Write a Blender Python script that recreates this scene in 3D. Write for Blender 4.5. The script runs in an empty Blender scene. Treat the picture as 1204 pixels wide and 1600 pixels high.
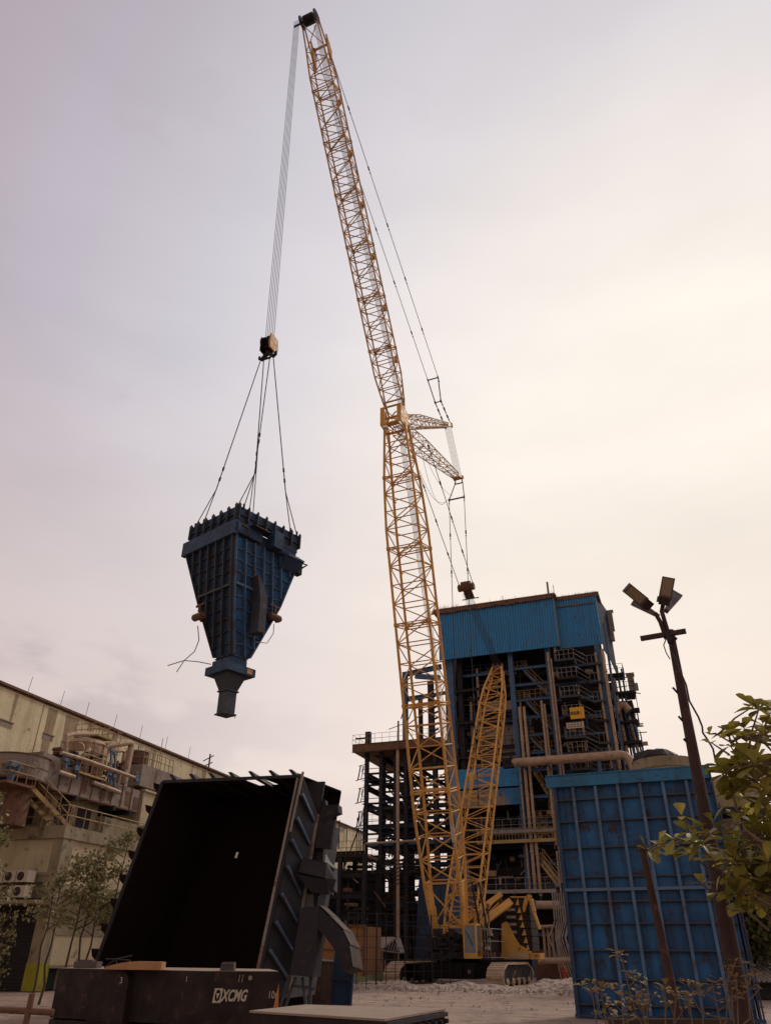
import bpy, math, random
from mathutils import Vector, Matrix
random.seed(11)
V = Vector
# ------------------------------------------------------------------ camera
F = 1158.0; TH = math.radians(30.8); PH = math.radians(.44); EYE = V((0, 0, 1.65))
_u0 = V((0, -math.sin(TH), math.cos(TH))); _f = V((0, math.cos(TH), math.sin(TH))); _r0 = V((1, 0, 0))
_r = _r0*math.cos(PH) + _u0*math.sin(PH); _u = _u0*math.cos(PH) - _r0*math.sin(PH)
scene = bpy.context.scene
cam = bpy.data.cameras.new('camera'); camo = bpy.data.objects.new('camera', cam); scene.collection.objects.link(camo)
camo.matrix_world = Matrix(((_r.x, _u.x, -_f.x, 0), (_r.y, _u.y, -_f.y, 0), (_r.z, _u.z, -_f.z, EYE.z), (0, 0, 0, 1)))
cam.sensor_fit = 'VERTICAL'; cam.sensor_height = 36; cam.lens = F/1600*36; cam.clip_end = 4000; cam.clip_start = .05
scene.camera = camo
# ------------------------------------------------------------------ sky, sun, exposure
SUN_EL, SUN_AZ = math.radians(38), math.radians(42)      # azimuth to the right of the view, behind thin cloud
world = bpy.data.worlds.new('World'); scene.world = world; world.use_nodes = True
nt = world.node_tree; N = nt.nodes; L = nt.links
bg = N['Background']
def nd(t, **k):
    n = N.new(t)
    for a, b in k.items(): setattr(n, a, b)
    return n
sky = nd('ShaderNodeTexSky', sky_type='NISHITA'); sky.sun_disc = False; sky.sun_elevation = SUN_EL; sky.sun_rotation = SUN_AZ; sky.dust_density = 4
tc = nd('ShaderNodeTexCoord')
def math2(op, a, b):
    n = nd('ShaderNodeMath', operation=op)
    for i, x in enumerate((a, b)):
        if isinstance(x, (int, float)): n.inputs[i].default_value = x
        else: L.new(x, n.inputs[i])
    return n.outputs[0]
glow = (_r*((1190-602)/F) + _u*((800-830)/F) + _f).normalized()
dot = nd('ShaderNodeVectorMath', operation='DOT_PRODUCT'); L.new(tc.outputs['Generated'], dot.inputs[0]); dot.inputs[1].default_value = glow
def lin(c): return tuple(((x/255+.055)/1.055)**2.4 if x > 10 else x/255/12.92 for x in c) + (1,)
r1 = nd('ShaderNodeValToRGB'); L.new(math2('MULTIPLY_ADD', dot.outputs['Value'], .5), r1.inputs[0])
r1.inputs[0].links[0].from_node.inputs[2].default_value = .5
RAMP = ((0, (158, 140, 130)), (.55, (170, 158, 162)), (.74, (180, 169, 180)), (.81, (193, 186, 196)), (.87, (208, 204, 211)), (.91, (223, 218, 222)), (.945, (240, 232, 228)), (.975, (251, 243, 233)))
for i, (p, c) in enumerate(RAMP):
    e = r1.color_ramp.elements[i] if i < 2 else r1.color_ramp.elements.new(p)
    e.position = p
for e, (p, c) in zip(r1.color_ramp.elements, RAMP): e.color = lin(c)
sep = nd('ShaderNodeSeparateXYZ'); L.new(tc.outputs['Generated'], sep.inputs[0])
r2 = nd('ShaderNodeValToRGB'); L.new(sep.outputs['Z'], r2.inputs[0])
r2.color_ramp.elements[0].position = .12; r2.color_ramp.elements[0].color = (.66, .66, .66, 1)
r2.color_ramp.elements[1].position = .66; r2.color_ramp.elements[1].color = (0, 0, 0, 1)
m1 = nd('ShaderNodeMixRGB'); L.new(r2.outputs[0], m1.inputs[0]); L.new(r1.outputs[0], m1.inputs[1]); m1.inputs[2].default_value = lin((248, 226, 210))
mp = nd('ShaderNodeMapping'); mp.inputs['Scale'].default_value = (1, 1, 3.2); L.new(tc.outputs['Generated'], mp.inputs[0])
ns = nd('ShaderNodeTexNoise'); ns.inputs['Scale'].default_value = 2.2; ns.inputs['Detail'].default_value = 6; L.new(mp.outputs[0], ns.inputs[0])
rs = nd('ShaderNodeMapRange'); L.new(ns.outputs[0], rs.inputs[0]); rs.inputs[1].default_value = .3; rs.inputs[2].default_value = .7; rs.inputs[3].default_value = .925; rs.inputs[4].default_value = 1.055
# low mauve cumulus bank near the horizon
mp2 = nd('ShaderNodeMapping'); mp2.inputs['Scale'].default_value = (1, 1, 2.3); mp2.inputs['Location'].default_value = (.35, .1, .2); L.new(tc.outputs['Generated'], mp2.inputs[0])
n2 = nd('ShaderNodeTexNoise'); n2.inputs['Scale'].default_value = 4.4; n2.inputs['Detail'].default_value = 8; n2.inputs['Roughness'].default_value = .5; L.new(mp2.outputs[0], n2.inputs[0])
band = nd('ShaderNodeValToRGB'); L.new(sep.outputs['Z'], band.inputs[0])
band.color_ramp.elements[0].position = .0; band.color_ramp.elements[0].color = (.8, .8, .8, 1); band.color_ramp.elements[1].position = .36; band.color_ramp.elements[1].color = (0, 0, 0, 1)
e = band.color_ramp.elements.new(.24); e.color = (.62, .62, .62, 1)
cl = math2('ADD', n2.outputs[0], math2('MULTIPLY', band.outputs[0], .28))
cr = nd('ShaderNodeMapRange'); cr.interpolation_type = 'SMOOTHSTEP'; L.new(cl, cr.inputs[0]); cr.inputs[1].default_value = .64; cr.inputs[2].default_value = .74; cr.inputs[4].default_value = .55
m2 = nd('ShaderNodeMixRGB'); msk = nd('ShaderNodeMapRange'); L.new(dot.outputs['Value'], msk.inputs[0]); msk.inputs[1].default_value = .62; msk.inputs[2].default_value = .86; msk.inputs[3].default_value = 1; msk.inputs[4].default_value = 0
L.new(math2('MULTIPLY', cr.outputs[0], msk.outputs[0]), m2.inputs[0]); L.new(m1.outputs[0], m2.inputs[1]); m2.inputs[2].default_value = lin((188, 174, 178))
mul = nd('ShaderNodeVectorMath', operation='SCALE'); L.new(m2.outputs[0], mul.inputs[0]); L.new(rs.outputs[0], mul.inputs['Scale'])
skm = nd('ShaderNodeVectorMath', operation='SCALE'); L.new(sky.outputs[0], skm.inputs[0]); skm.inputs['Scale'].default_value = .0005
add = nd('ShaderNodeVectorMath', operation='ADD'); L.new(mul.outputs[0], add.inputs[0]); L.new(skm.outputs[0], add.inputs[1])
L.new(add.outputs[0], bg.inputs[0]); bg.inputs[1].default_value = 1.0
sl = bpy.data.lights.new('sun', 'SUN'); sl.energy = 1.5; sl.angle = math.radians(12); sl.color = (1, .9, .76)
so = bpy.data.objects.new('sun', sl); scene.collection.objects.link(so)
sd = V((math.sin(SUN_AZ)*math.cos(SUN_EL), math.cos(SUN_AZ)*math.cos(SUN_EL), math.sin(SUN_EL)))
so.rotation_euler = sd.to_track_quat('Z', 'Y').to_euler()
vs = scene.view_settings; vs.view_transform = 'Standard'; vs.look = 'None'; vs.exposure = 0; vs.gamma = 1; vs.use_curve_mapping = False
scene.cycles.max_bounces = 5; scene.cycles.diffuse_bounces = 3; scene.cycles.glossy_bounces = 2; scene.cycles.transparent_max_bounces = 4
# ------------------------------------------------------------------ pixel -> place helpers
def ray(a, b): return _r*((a-602)/F) + _u*((800-b)/F) + _f
def at(a, b, Y): d = ray(a, b); return EYE + d*(Y/d.y)
def gnd(a, b, z=0): d = ray(a, b); return EYE + d*((z-EYE.z)/d.z)
class Fr:
    def __init__(s, x, y, ang, z=0):
        A = math.radians(ang); s.ex = V((math.cos(A), -math.sin(A), 0)); s.ey = V((math.sin(A), math.cos(A), 0)); s.o = V((x, y, z))
    def w(s, p): return s.o + s.ex*p[0] + s.ey*p[1] + V((0, 0, p[2]))
    def l(s, p): q = V(p)-s.o; return V((q.dot(s.ex), q.dot(s.ey), q.z))
    def ld(s, d): return V((d.dot(s.ex), d.dot(s.ey), d.z))
WF = Fr(0, 0, 0)
def hit(fr, ax, val, a, b):
    o = fr.l(EYE); d = fr.ld(ray(a, b)); return o + d*((val-o[ax])/d[ax])
# ------------------------------------------------------------------ mesh builder
LOC = {}
class MB:
    def __init__(s, fr=None): s.v = []; s.f = []; s.fr = fr
    def add(s, vs, fs):
        n = len(s.v); s.v += [V(x) for x in vs]; s.f += [tuple(i+n for i in f) for f in fs]; return s
    def obox(s, c, a, b, d):
        c, a, b, d = V(c), V(a), V(b), V(d)
        vs = [c+a*i+b*j+d*k for k in (-1, 1) for j in (-1, 1) for i in (-1, 1)]
        return s.add(vs, [(0, 2, 3, 1), (4, 5, 7, 6), (0, 1, 5, 4), (2, 6, 7, 3), (0, 4, 6, 2), (1, 3, 7, 5)])
    def box(s, x0, x1, y0, y1, z0, z1):
        return s.obox(((x0+x1)/2, (y0+y1)/2, (z0+z1)/2), (abs(x1-x0)/2, 0, 0), (0, abs(y1-y0)/2, 0), (0, 0, abs(z1-z0)/2))
    def bar(s, p, q, w, h=None, up=(0, 0, 1)):
        h = h or w; p, q = V(p), V(q); d = q-p
        if d.length < 1e-6: return s
        n = d.normalized(); up = V(up)
        if abs(n.dot(up)) > .98: up = V((0, 1, 0)) if abs(n.y) < .9 else V((1, 0, 0))
        a = n.cross(up).normalized(); b = a.cross(n)
        return s.obox((p+q)/2, a*(w/2), b*(h/2), d/2)
    def ibeam(s, p, q, w, h, t=None, up=(0, 0, 1)):
        t = t or min(w, h)*.12; p, q = V(p), V(q); n = (q-p).normalized(); up = V(up)
        if abs(n.dot(up)) > .98: up = V((0, 1, 0)) if abs(n.y) < .9 else V((1, 0, 0))
        a = n.cross(up).normalized(); b = a.cross(n); o = b*((h-t)/2)
        s.bar(p+o, q+o, w, t, b); s.bar(p-o, q-o, w, t, b); s.bar(p, q, t, h-2*t, b); return s
    def tube(s, pts, r, n=6, cap=True):
        pts = [V(p) for p in pts]; m = len(pts); rs = r if isinstance(r, (list, tuple)) else [r]*m
        base = len(s.v); prev = None
        for i, p in enumerate(pts):
            d = (pts[min(i+1, m-1)]-pts[max(i-1, 0)])
            d = d.normalized() if d.length > 1e-9 else V((0, 0, 1))
            if prev is None:
                ref = V((0, 0, 1)) if abs(d.z) < .95 else V((1, 0, 0)); a = d.cross(ref).normalized()
            else:
                a = (prev - d*prev.dot(d)); a = a.normalized() if a.length > 1e-6 else d.orthogonal().normalized()
            prev = a; b = d.cross(a)
            for k in range(n):
                t = 2*math.pi*k/n; s.v.append(p + (a*math.cos(t)+b*math.sin(t))*rs[i])
        for i in range(m-1):
            for k in range(n):
                k2 = (k+1) % n; s.f.append((base+i*n+k, base+i*n+k2, base+(i+1)*n+k2, base+(i+1)*n+k))
        if cap:
            s.f.append(tuple(base+k for k in range(n))[::-1]); s.f.append(tuple(base+(m-1)*n+k for k in range(n)))
        return s
    def prism(s, poly, th):
        poly = [V(p) for p in poly]; th = V(th); n = len(poly)
        return s.add(poly+[p+th for p in poly], [tuple(range(n))[::-1], tuple(range(n, 2*n))]+[(i, (i+1) % n, (i+1) % n+n, i+n) for i in range(n)])
    def frustum(s, a, b, cap=True):
        n = len(a)
        fs = [(i, (i+1) % n, (i+1) % n+n, i+n) for i in range(n)]
        if cap: fs += [tuple(range(n))[::-1], tuple(range(n, 2*n))]
        return s.add(list(a)+list(b), fs)
    def corr(s, p, ux, uz, n, d, nv, gap=.5):
        # corrugated sheet: p corner, ux width vector, uz height vector, n ribs, depth d along nv
        p, ux, uz, nv = V(p), V(ux), V(uz), V(nv); pr = []
        for i in range(n):
            for t, h in ((0, 0), (.5, 0), (.62, 1), (.88, 1)): pr.append(((i+t)/n, h))
        pr.append((1, 0)); m = len(pr)
        vs = [p+ux*t+nv*(d*h) for t, h in pr]; vs2 = [q+uz for q in vs]
        s.add(vs+vs2, [(i, i+1, i+1+m, i+m) for i in range(m-1)])
        b = -nv*.03
        s.add([p+b, p+ux+b, p+ux+uz+b, p+uz+b], [(0, 3, 2, 1)])
        return s
    def build(s, name, mat, parent=None, label=None, smooth=False):
        off = LOC.get(parent.name, V((0, 0, 0))) if parent else getattr(s, 'org', V((0, 0, 0)))
        vs = [(s.fr.w(v) if s.fr else v)-off for v in s.v]
        me = bpy.data.meshes.new(name); me.from_pydata([tuple(v) for v in vs], [], s.f); me.update()
        if isinstance(mat, (list, tuple)):
            for m in mat: me.materials.append(m)
        else: me.materials.append(mat)
        if smooth:
            for p in me.polygons: p.use_smooth = True
        o = bpy.data.objects.new(name, me); scene.collection.objects.link(o)
        if parent: o.parent = parent; LOC[o.name] = off
        else: o.location = off; LOC[o.name] = off
        if label: o['label'] = label
        return o
def tag(o, label=None, cat=None, group=None, kind=None):
    for k, v in (('label', label), ('category', cat), ('group', group), ('kind', kind)):
        if v: o[k] = v
    return o
def thing(name, label, cat, loc, group=None):
    o = bpy.data.objects.new(name, None); scene.collection.objects.link(o); o.location = loc; o.empty_display_size = .2
    LOC[o.name] = V(loc); return tag(o, label, cat, group)
def single(mb, name, mat, label, cat, loc=(0, 0, 0), group=None, kind=None, smooth=False):
    mb.org = V(loc); o = mb.build(name, mat, None, None, smooth); return tag(o, label, cat, group, kind)
def copy_thing(root, loc, rz=None, label=None, group=None):
    c = root.copy(); scene.collection.objects.link(c); c.location = loc; LOC[c.name] = V(loc)
    if rz is not None: c.rotation_euler = (0, 0, rz)
    if label: c['label'] = label
    if group: c['group'] = group
    def rec(a, b):
        for ch in [o for o in a.children]:
            d = ch.copy(); scene.collection.objects.link(d); d.parent = b; rec(ch, d)
    rec(root, c); return c
def text(s, size, mat, parent, o, xd, name='lettering', off=0, shear=0, ext=.004, sx=1, up=(0, 0, 1)):
    cu = bpy.data.curves.new('t', 'FONT'); cu.body = s; cu.size = size; cu.extrude = ext; cu.offset = off; cu.shear = shear; cu.resolution_u = 3
    ob = bpy.data.objects.new('t', cu); scene.collection.objects.link(ob); bpy.context.view_layer.update()
    me = bpy.data.meshes.new_from_object(ob.evaluated_get(bpy.context.evaluated_depsgraph_get()))
    bpy.data.objects.remove(ob)
    xd = V(xd).normalized(); up = V(up); nn = xd.cross(up).normalized()
    off0 = LOC[parent.name]
    for v in me.vertices: v.co = V(o) + xd*v.co.x*sx + up*v.co.y + nn*v.co.z - off0
    me.materials.clear(); me.materials.append(mat); me.name = name
    t = bpy.data.objects.new(name, me); scene.collection.objects.link(t); t.parent = parent; LOC[t.name] = off0; return t
# ------------------------------------------------------------------ materials
def mat(name, col, dirt=None, da=.5, rust=None, ra=0., rough=.65, metal=0., sc=1., streak=0., bump=.15, spec=.3, fine=25., two=None):
    m = bpy.data.materials.new(name); m.use_nodes = True; t = m.node_tree; n = t.nodes; l = t.links; b = n['Principled BSDF']
    tcn = n.new('ShaderNodeTexCoord'); co = tcn.outputs['Object']
    def noise(s, det=5, vec=None, z=None, ro=.6):
        x = n.new('ShaderNodeTexNoise'); x.inputs['Scale'].default_value = s; x.inputs['Detail'].default_value = det; x.inputs['Roughness'].default_value = ro
        if z is not None:
            mpn = n.new('ShaderNodeMapping'); mpn.inputs['Scale'].default_value = (1, 1, z); l.new(co, mpn.inputs[0]); l.new(mpn.outputs[0], x.inputs[0])
        else: l.new(co, x.inputs[0])
        return x.outputs[0]
    def ramp(src, a, bb, hi=1.):
        r = n.new('ShaderNodeMapRange'); l.new(src, r.inputs[0]); r.inputs[1].default_value = a; r.inputs[2].default_value = bb; r.inputs[4].default_value = hi; return r.outputs[0]
    def mix(fac, a, bb):
        x = n.new('ShaderNodeMixRGB'); l.new(fac, x.inputs[0])
        for i, c in ((1, a), (2, bb)):
            if isinstance(c, tuple): x.inputs[i].default_value = c+(1,)
            else: l.new(c, x.inputs[i])
        return x.outputs[0]
    dirt = dirt or tuple(c*.55 for c in col)
    cur = mix(ramp(noise(1.3*sc), .35, .7, da), col, dirt)
    if two: cur = mix(ramp(noise(.6*sc, 3), .48, .56, 1), cur, two)
    cur = mix(ramp(noise(fine*sc, 3), .45, .75, .45), cur, tuple(c*.6 for c in col))
    if streak: cur = mix(ramp(noise(5*sc, 4, z=.06), .5, .72, streak), cur, tuple(c*.75 for c in dirt))
    if ra: cur = mix(ramp(noise(2.7*sc, 8, ro=.7), .62-.2*ra, .68-.15*ra, .9), cur, rust or (.13, .055, .03))
    l.new(cur, b.inputs['Base Color'])
    l.new(ramp(noise(4*sc), .3, .7, 1), b.inputs['Roughness']); rr = b.inputs['Roughness'].links[0].from_node
    rr.inputs[3].default_value = max(.05, rough-.12); rr.inputs[4].default_value = min(1, rough+.15)
    b.inputs['Metallic'].default_value = metal; b.inputs['Specular IOR Level'].default_value = spec
    if bump:
        bp = n.new('ShaderNodeBump'); bp.inputs['Strength'].default_value = bump; bp.inputs['Distance'].default_value = .03
        l.new(noise(fine*.6*sc, 4), bp.inputs['Height']); b2 = n.new('ShaderNodeBump'); b2.inputs['Strength'].default_value = .35; b2.inputs['Distance'].default_value = .10; l.new(noise(1.7, 2), b2.inputs['Height']); l.new(bp.outputs[0], b2.inputs['Normal']); l.new(b2.outputs[0], b.inputs['Normal'])
    return m
M = {}
M['yellow'] = mat('crane_yellow_paint', (.66, .35, .09), (.38, .19, .055), .6, (.10, .045, .025), .12, .6, sc=.8, spec=.15)
M['yellow2'] = mat('weathered_yellow_steel', (.58, .33, .13), (.30, .16, .075), .7, (.10, .045, .025), .3, .55)
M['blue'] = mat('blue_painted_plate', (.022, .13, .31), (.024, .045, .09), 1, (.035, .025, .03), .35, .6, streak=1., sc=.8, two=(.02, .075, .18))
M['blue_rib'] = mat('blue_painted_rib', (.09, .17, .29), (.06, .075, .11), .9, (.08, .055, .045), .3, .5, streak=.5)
M['blue_top'] = mat('blue_painted_flange', (.022, .16, .31), (.025, .08, .14), .8, (.05, .035, .03), .2, .5, streak=.7)
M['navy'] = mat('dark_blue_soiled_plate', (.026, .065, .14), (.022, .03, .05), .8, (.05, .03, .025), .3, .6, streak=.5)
M['navy_rib'] = mat('dark_blue_soiled_rib', (.045, .05, .064), (.036, .031, .032), .7, (.07, .04, .03), .25, .55)
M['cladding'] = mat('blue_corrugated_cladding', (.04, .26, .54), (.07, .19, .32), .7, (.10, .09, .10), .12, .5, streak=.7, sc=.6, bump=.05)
M['cladding_old'] = mat('dusty_corrugated_cladding', (.04, .19, .40), (.03, .12, .26), .4, (.04, .05, .07), .15, .5, streak=.5, sc=.35, two=(.30, .22, .15), bump=.05)
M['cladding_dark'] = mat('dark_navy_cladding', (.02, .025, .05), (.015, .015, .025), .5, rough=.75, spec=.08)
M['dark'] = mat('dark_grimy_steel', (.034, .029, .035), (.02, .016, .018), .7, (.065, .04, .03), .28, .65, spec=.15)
M['soot'] = mat('sooty_black_plate', (.017, .009, .008), (.010, .006, .005), .6, (.02, .011, .009), .1, .9, spec=.05)
M['cwt'] = mat('black_counterweight_paint', (.017, .011, .010), (.05, .035, .03), .75, (.07, .04, .028), .2, .6, spec=.12, streak=.5, sc=1.5)
M['cwtop'] = mat('dusty_counterweight_top', (.30, .22, .17), (.2, .145, .115), .6, rough=.8, sc=1.5)
M['blk'] = mat('black_crane_steel', (.009, .006, .006), (.018, .013, .012), .6, (.035, .02, .015), .12, .65, spec=.1)
M['track'] = mat('dusty_track_steel', (.50, .37, .26), (.26, .18, .125), .7, (.12, .06, .03), .2, .75, sc=2)
M['rust'] = mat('rusted_steel', (.17, .085, .05), (.09, .045, .03), .6, (.05, .028, .02), .35, .8)
M['rustgrey'] = mat('rust_streaked_duct_steel', (.27, .22, .185), (.18, .14, .115), .5, (.15, .07, .045), .35, .75, streak=.65, sc=.6)
M['pipe'] = mat('tan_lagged_pipe', (.42, .29, .195), (.26, .17, .115), .6, (.13, .07, .045), .25, .6, streak=.2)
M['grey'] = mat('grey_galvanised_rail', (.33, .28, .25), (.18, .15, .13), .6, (.12, .07, .045), .25, .6)
M['railing'] = mat('yellowish_handrail', (.40, .26, .11), (.22, .14, .08), .6, (.12, .06, .04), .35, .6)
M['bsteel'] = mat('blue_structural_steel', (.05, .125, .25), (.05, .065, .10), .8, (.08, .05, .04), .35, .55, streak=.4)
M['bluelt'] = mat('light_blue_bracket_paint', (.10, .155, .25), (.08, .09, .12), .6, (.10, .06, .04), .2, .6)
M['wall'] = mat('aged_cream_render', (.70, .60, .40), (.52, .43, .28), .8, (.24, .165, .105), .2, .9, streak=.7, sc=.35, bump=.1, fine=40)
M['concrete'] = mat('stained_concrete', (.33, .27, .175), (.20, .16, .105), .9, (.09, .07, .045), .3, .9, streak=.6, sc=.5, fine=40)
M['panel'] = mat('pale_plaster_panel', (.56, .465, .30), (.42, .34, .215), .8, (.22, .165, .11), .25, .9, streak=.3, sc=.6, fine=50)
M['lime'] = mat('yellow_green_paint', (.33, .30, .02), (.22, .19, .02), .7, (.14, .1, .05), .2, .8, streak=.5)
M['shutter'] = mat('dark_roller_shutter', (.035, .027, .032), (.02, .015, .017), .5, rough=.7)
M['door'] = mat('dark_green_door', (.015, .03, .022), rough=.6)
M['white'] = mat('off_white_paint', (.50, .43, .34), (.36, .29, .22), .5, rough=.6, bump=.05)
M['rope'] = mat('steel_wire_rope', (.05, .042, .044), rough=.6, metal=.3, bump=0)
M['ropelt'] = mat('pale_wire_rope', (.42, .38, .37), rough=.7, bump=0)
M['brass'] = mat('sheave_cheek_orange', (.55, .26, .09), (.3, .14, .06), .5, rough=.5)
M['lamp'] = mat('lamp_housing_grey', (.10, .075, .065), (.06, .045, .04), .5, rough=.6)
M['lens'] = mat('lamp_diffuser', (.26, .19, .12), (.2, .15, .1), .4, rough=.3)
M['pole'] = mat('rust_brown_pole', (.058, .027, .022), (.032, .018, .016), .7, (.12, .05, .035), .25, .7, sc=2)
M['lidgrey'] = mat('dusty_chute_plate', (.095, .072, .06), (.05, .038, .032), .8, (.1, .05, .03), .15, .8)
M['drum'] = mat('burnt_drum_steel', (.075, .045, .032), (.035, .024, .02), .8, (.12, .055, .035), .25, .8)
M['stain'] = mat('brown_water_stain', (.36, .27, .17), (.27, .19, .12), .8, rough=.9, streak=.8)
M['wood'] = mat('raw_timber', (.42, .22, .10), (.28, .14, .07), .6, rough=.85, sc=3, streak=.3)
M['orange'] = mat('orange_site_paint', (.50, .19, .04), (.33, .13, .04), .5, rough=.6)
M['ochre'] = mat('ochre_brick_wall', (.31, .15, .06), (.2, .10, .045), .5, rough=.9, streak=.2)
M['green'] = mat('faded_green_kerb', (.24, .25, .13), (.2, .18, .12), .6, rough=.9)
M['sheetroof'] = mat('grey_sheet_roof', (.30, .24, .21), (.2, .15, .13), .6, (.13, .075, .05), .2, .6)
M['red'] = mat('faded_red_paint', (.35, .06, .03), rough=.6)
M['glass'] = mat('cab_window_glass', (.13, .16, .18), (.05, .06, .08), .6, rough=.12, spec=.8, bump=0, sc=2)
M['sign'] = mat('sign_amber', (.70, .36, .03), (.55, .28, .03), .4, rough=.5, bump=0)
M['ink'] = mat('sign_ink', (.03, .02, .015), rough=.6, bump=0)
M['bark'] = mat('tree_bark', (.10, .07, .05), (.06, .042, .03), .6, rough=.95, sc=4)
M['twig'] = mat('pale_twig_bark', (.19, .13, .09), (.12, .08, .055), .6, rough=.9, sc=5)
def leafmat(name, a, b, c, tr=.35):
    m = bpy.data.materials.new(name); m.use_nodes = True; t = m.node_tree; n = t.nodes; l = t.links; p = n['Principled BSDF']
    tcn = n.new('ShaderNodeTexCoord'); x = n.new('ShaderNodeTexNoise'); x.inputs['Scale'].default_value = 4.5; x.inputs['Detail'].default_value = 4; l.new(tcn.outputs['Object'], x.inputs[0])
    g = n.new('ShaderNodeNewGeometry'); ad = n.new('ShaderNodeMath'); ad.operation = 'MULTIPLY_ADD'; ad.inputs[1].default_value = .5; l.new(g.outputs['Random Per Island'], ad.inputs[0])
    sb = n.new('ShaderNodeMath'); sb.operation = 'SUBTRACT'; l.new(x.outputs[0], sb.inputs[0]); sb.inputs[1].default_value = .22; l.new(sb.outputs[0], ad.inputs[2])
    r = n.new('ShaderNodeValToRGB'); l.new(ad.outputs[0], r.inputs[0]); r.color_ramp.elements[0].position = .2; r.color_ramp.elements[0].color = a+(1,)
    r.color_ramp.elements[1].position = .85; r.color_ramp.elements[1].color = c+(1,); e = r.color_ramp.elements.new(.52); e.color = b+(1,)
    l.new(r.outputs[0], p.inputs['Base Color']); p.inputs['Roughness'].default_value = .5; p.inputs['Specular IOR Level'].default_value = .3
    tr_ = n.new('ShaderNodeBsdfTranslucent'); l.new(r.outputs[0], tr_.inputs[0]); mx = n.new('ShaderNodeMixShader'); mx.inputs[0].default_value = tr
    l.new(p.outputs[0], mx.inputs[1]); l.new(tr_.outputs[0], mx.inputs[2]); l.new(mx.outputs[0], n['Material Output'].inputs[0]); return m
M['bigleaf'] = leafmat('broad_leaf_green', (.09, .085, .02), (.24, .21, .035), (.44, .37, .08))
M['dryleaf'] = leafmat('dry_yellow_leaf', (.15, .09, .03), (.28, .18, .055), (.38, .29, .07))
M['smallleaf'] = leafmat('small_olive_leaf', (.10, .09, .035), (.22, .19, .08), (.36, .30, .14))
M['farleaf'] = leafmat('far_tree_leaf', (.04, .045, .018), (.085, .085, .03), (.14, .13, .045))
M['weed'] = leafmat('dry_weeds', (.12, .07, .04), (.2, .12, .07), (.25, .18, .09))
# ground material
gm = mat('gravelly_dirt', (.38, .27, .21), (.22, .155, .125), 1, (.15, .105, .085), .45, .95, sc=.5, bump=1.0, fine=16)
M['ground'] = gm
M['gravel'] = mat('pale_crushed_stone', (.47, .38, .32), (.26, .195, .16), 1, rough=.95, sc=3, bump=1.0, fine=9)
# ================================================================== SETTING: ground
def noise2(x, y, s=1.0):
    return (math.sin(x*1.7*s+1.3)*math.cos(y*2.1*s+.4)+.5*math.sin(x*4.3*s+y*3.1*s+2)+.25*math.sin(x*9.1*s-y*7.7*s))/1.75
gb = MB(); xs = [-1500, -400, -150, -60]+[-50+i*1.25 for i in range(81)]+[60, 150, 400, 1500]; ys = [-1500, -400, -100, -20]+[-10+i*1.25 for i in range(73)]+[90, 120, 200, 400, 1500]
for y in ys:
    for x in xs:
        z = noise2(x, y, .55)*.035-.035 if -50 < x < 50 and -8 < y < 78 else -.06
        gb.v.append(V((x, y, z)))
nx = len(xs)
gb.f = [(j*nx+i, j*nx+i+1, (j+1)*nx+i+1, (j+1)*nx+i) for j in range(len(ys)-1) for i in range(nx-1)]
single(gb, 'ground', M['ground'], None, None, kind='structure', smooth=True)
# crushed stone strip heaped along the crane's tracks
CF = Fr(4.7, 53.3, 24)
gv = MB()
def heap(x0, x1, y0, y1, hgt, nxx, nyy, fr):
    b = len(gv.v)
    for j in range(nyy+1):
        for i in range(nxx+1):
            s, t = i/nxx, j/nyy; x = x0+(x1-x0)*s; y = y0+(y1-y0)*t
            e = max(0, math.sin(math.pi*t))**.7*min(1, 7*s, 7*(1-s))
            z = e*hgt*(.75+.45*noise2(x, y, .8)+.18*noise2(x, y, 3.1))+random.uniform(-.03, .03)*e-.09+.04*e
            gv.v.append(fr.w((x+random.uniform(-.04, .04), y+random.uniform(-.04, .04), z)))
    gv.f += [(b+j*(nxx+1)+i, b+j*(nxx+1)+i+1, b+(j+1)*(nxx+1)+i+1, b+(j+1)*(nxx+1)+i) for j in range(nyy) for i in range(nxx)]
heap(-8, 13, -7.8, -4.0, .40, 220, 44, CF)
heap(-6, -2, -3.5, 2, .22, 40, 30, CF); heap(3.9, 13, -4.5, 6, .5, 70, 60, CF)
for i in range(4600):
    if i < 3600: p = CF.w((random.uniform(-8, 13), random.gauss(-6.0, 1.1), random.uniform(.0, .12))); s = random.uniform(.03, .09)
    elif i < 4400: p = V((random.uniform(-6, 16), 22+26*random.random()**.6, 0)); s = random.choice((.01, .015, .02, .035, .05))*random.uniform(.7, 1.2)
    else: p = V((random.uniform(-26, -8), random.uniform(22, 42), 0)); s = random.uniform(.008, .022)
    a, b, c = [V((random.gauss(0, 1), random.gauss(0, 1), random.gauss(0, .6))).normalized()*s*random.uniform(.6, 1.2) for _ in range(3)]
    gv.add([p+a, p+b, p-a, p-b, p+c+V((0, 0, s)), p-V((0, 0, s))], [(0, 1, 4), (1, 2, 4), (2, 3, 4), (3, 0, 4)])
single(gv, 'gravel', M['gravel'], 'pale crushed stone heaped and scattered round the crane tracks', 'gravel', kind='stuff')
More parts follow.
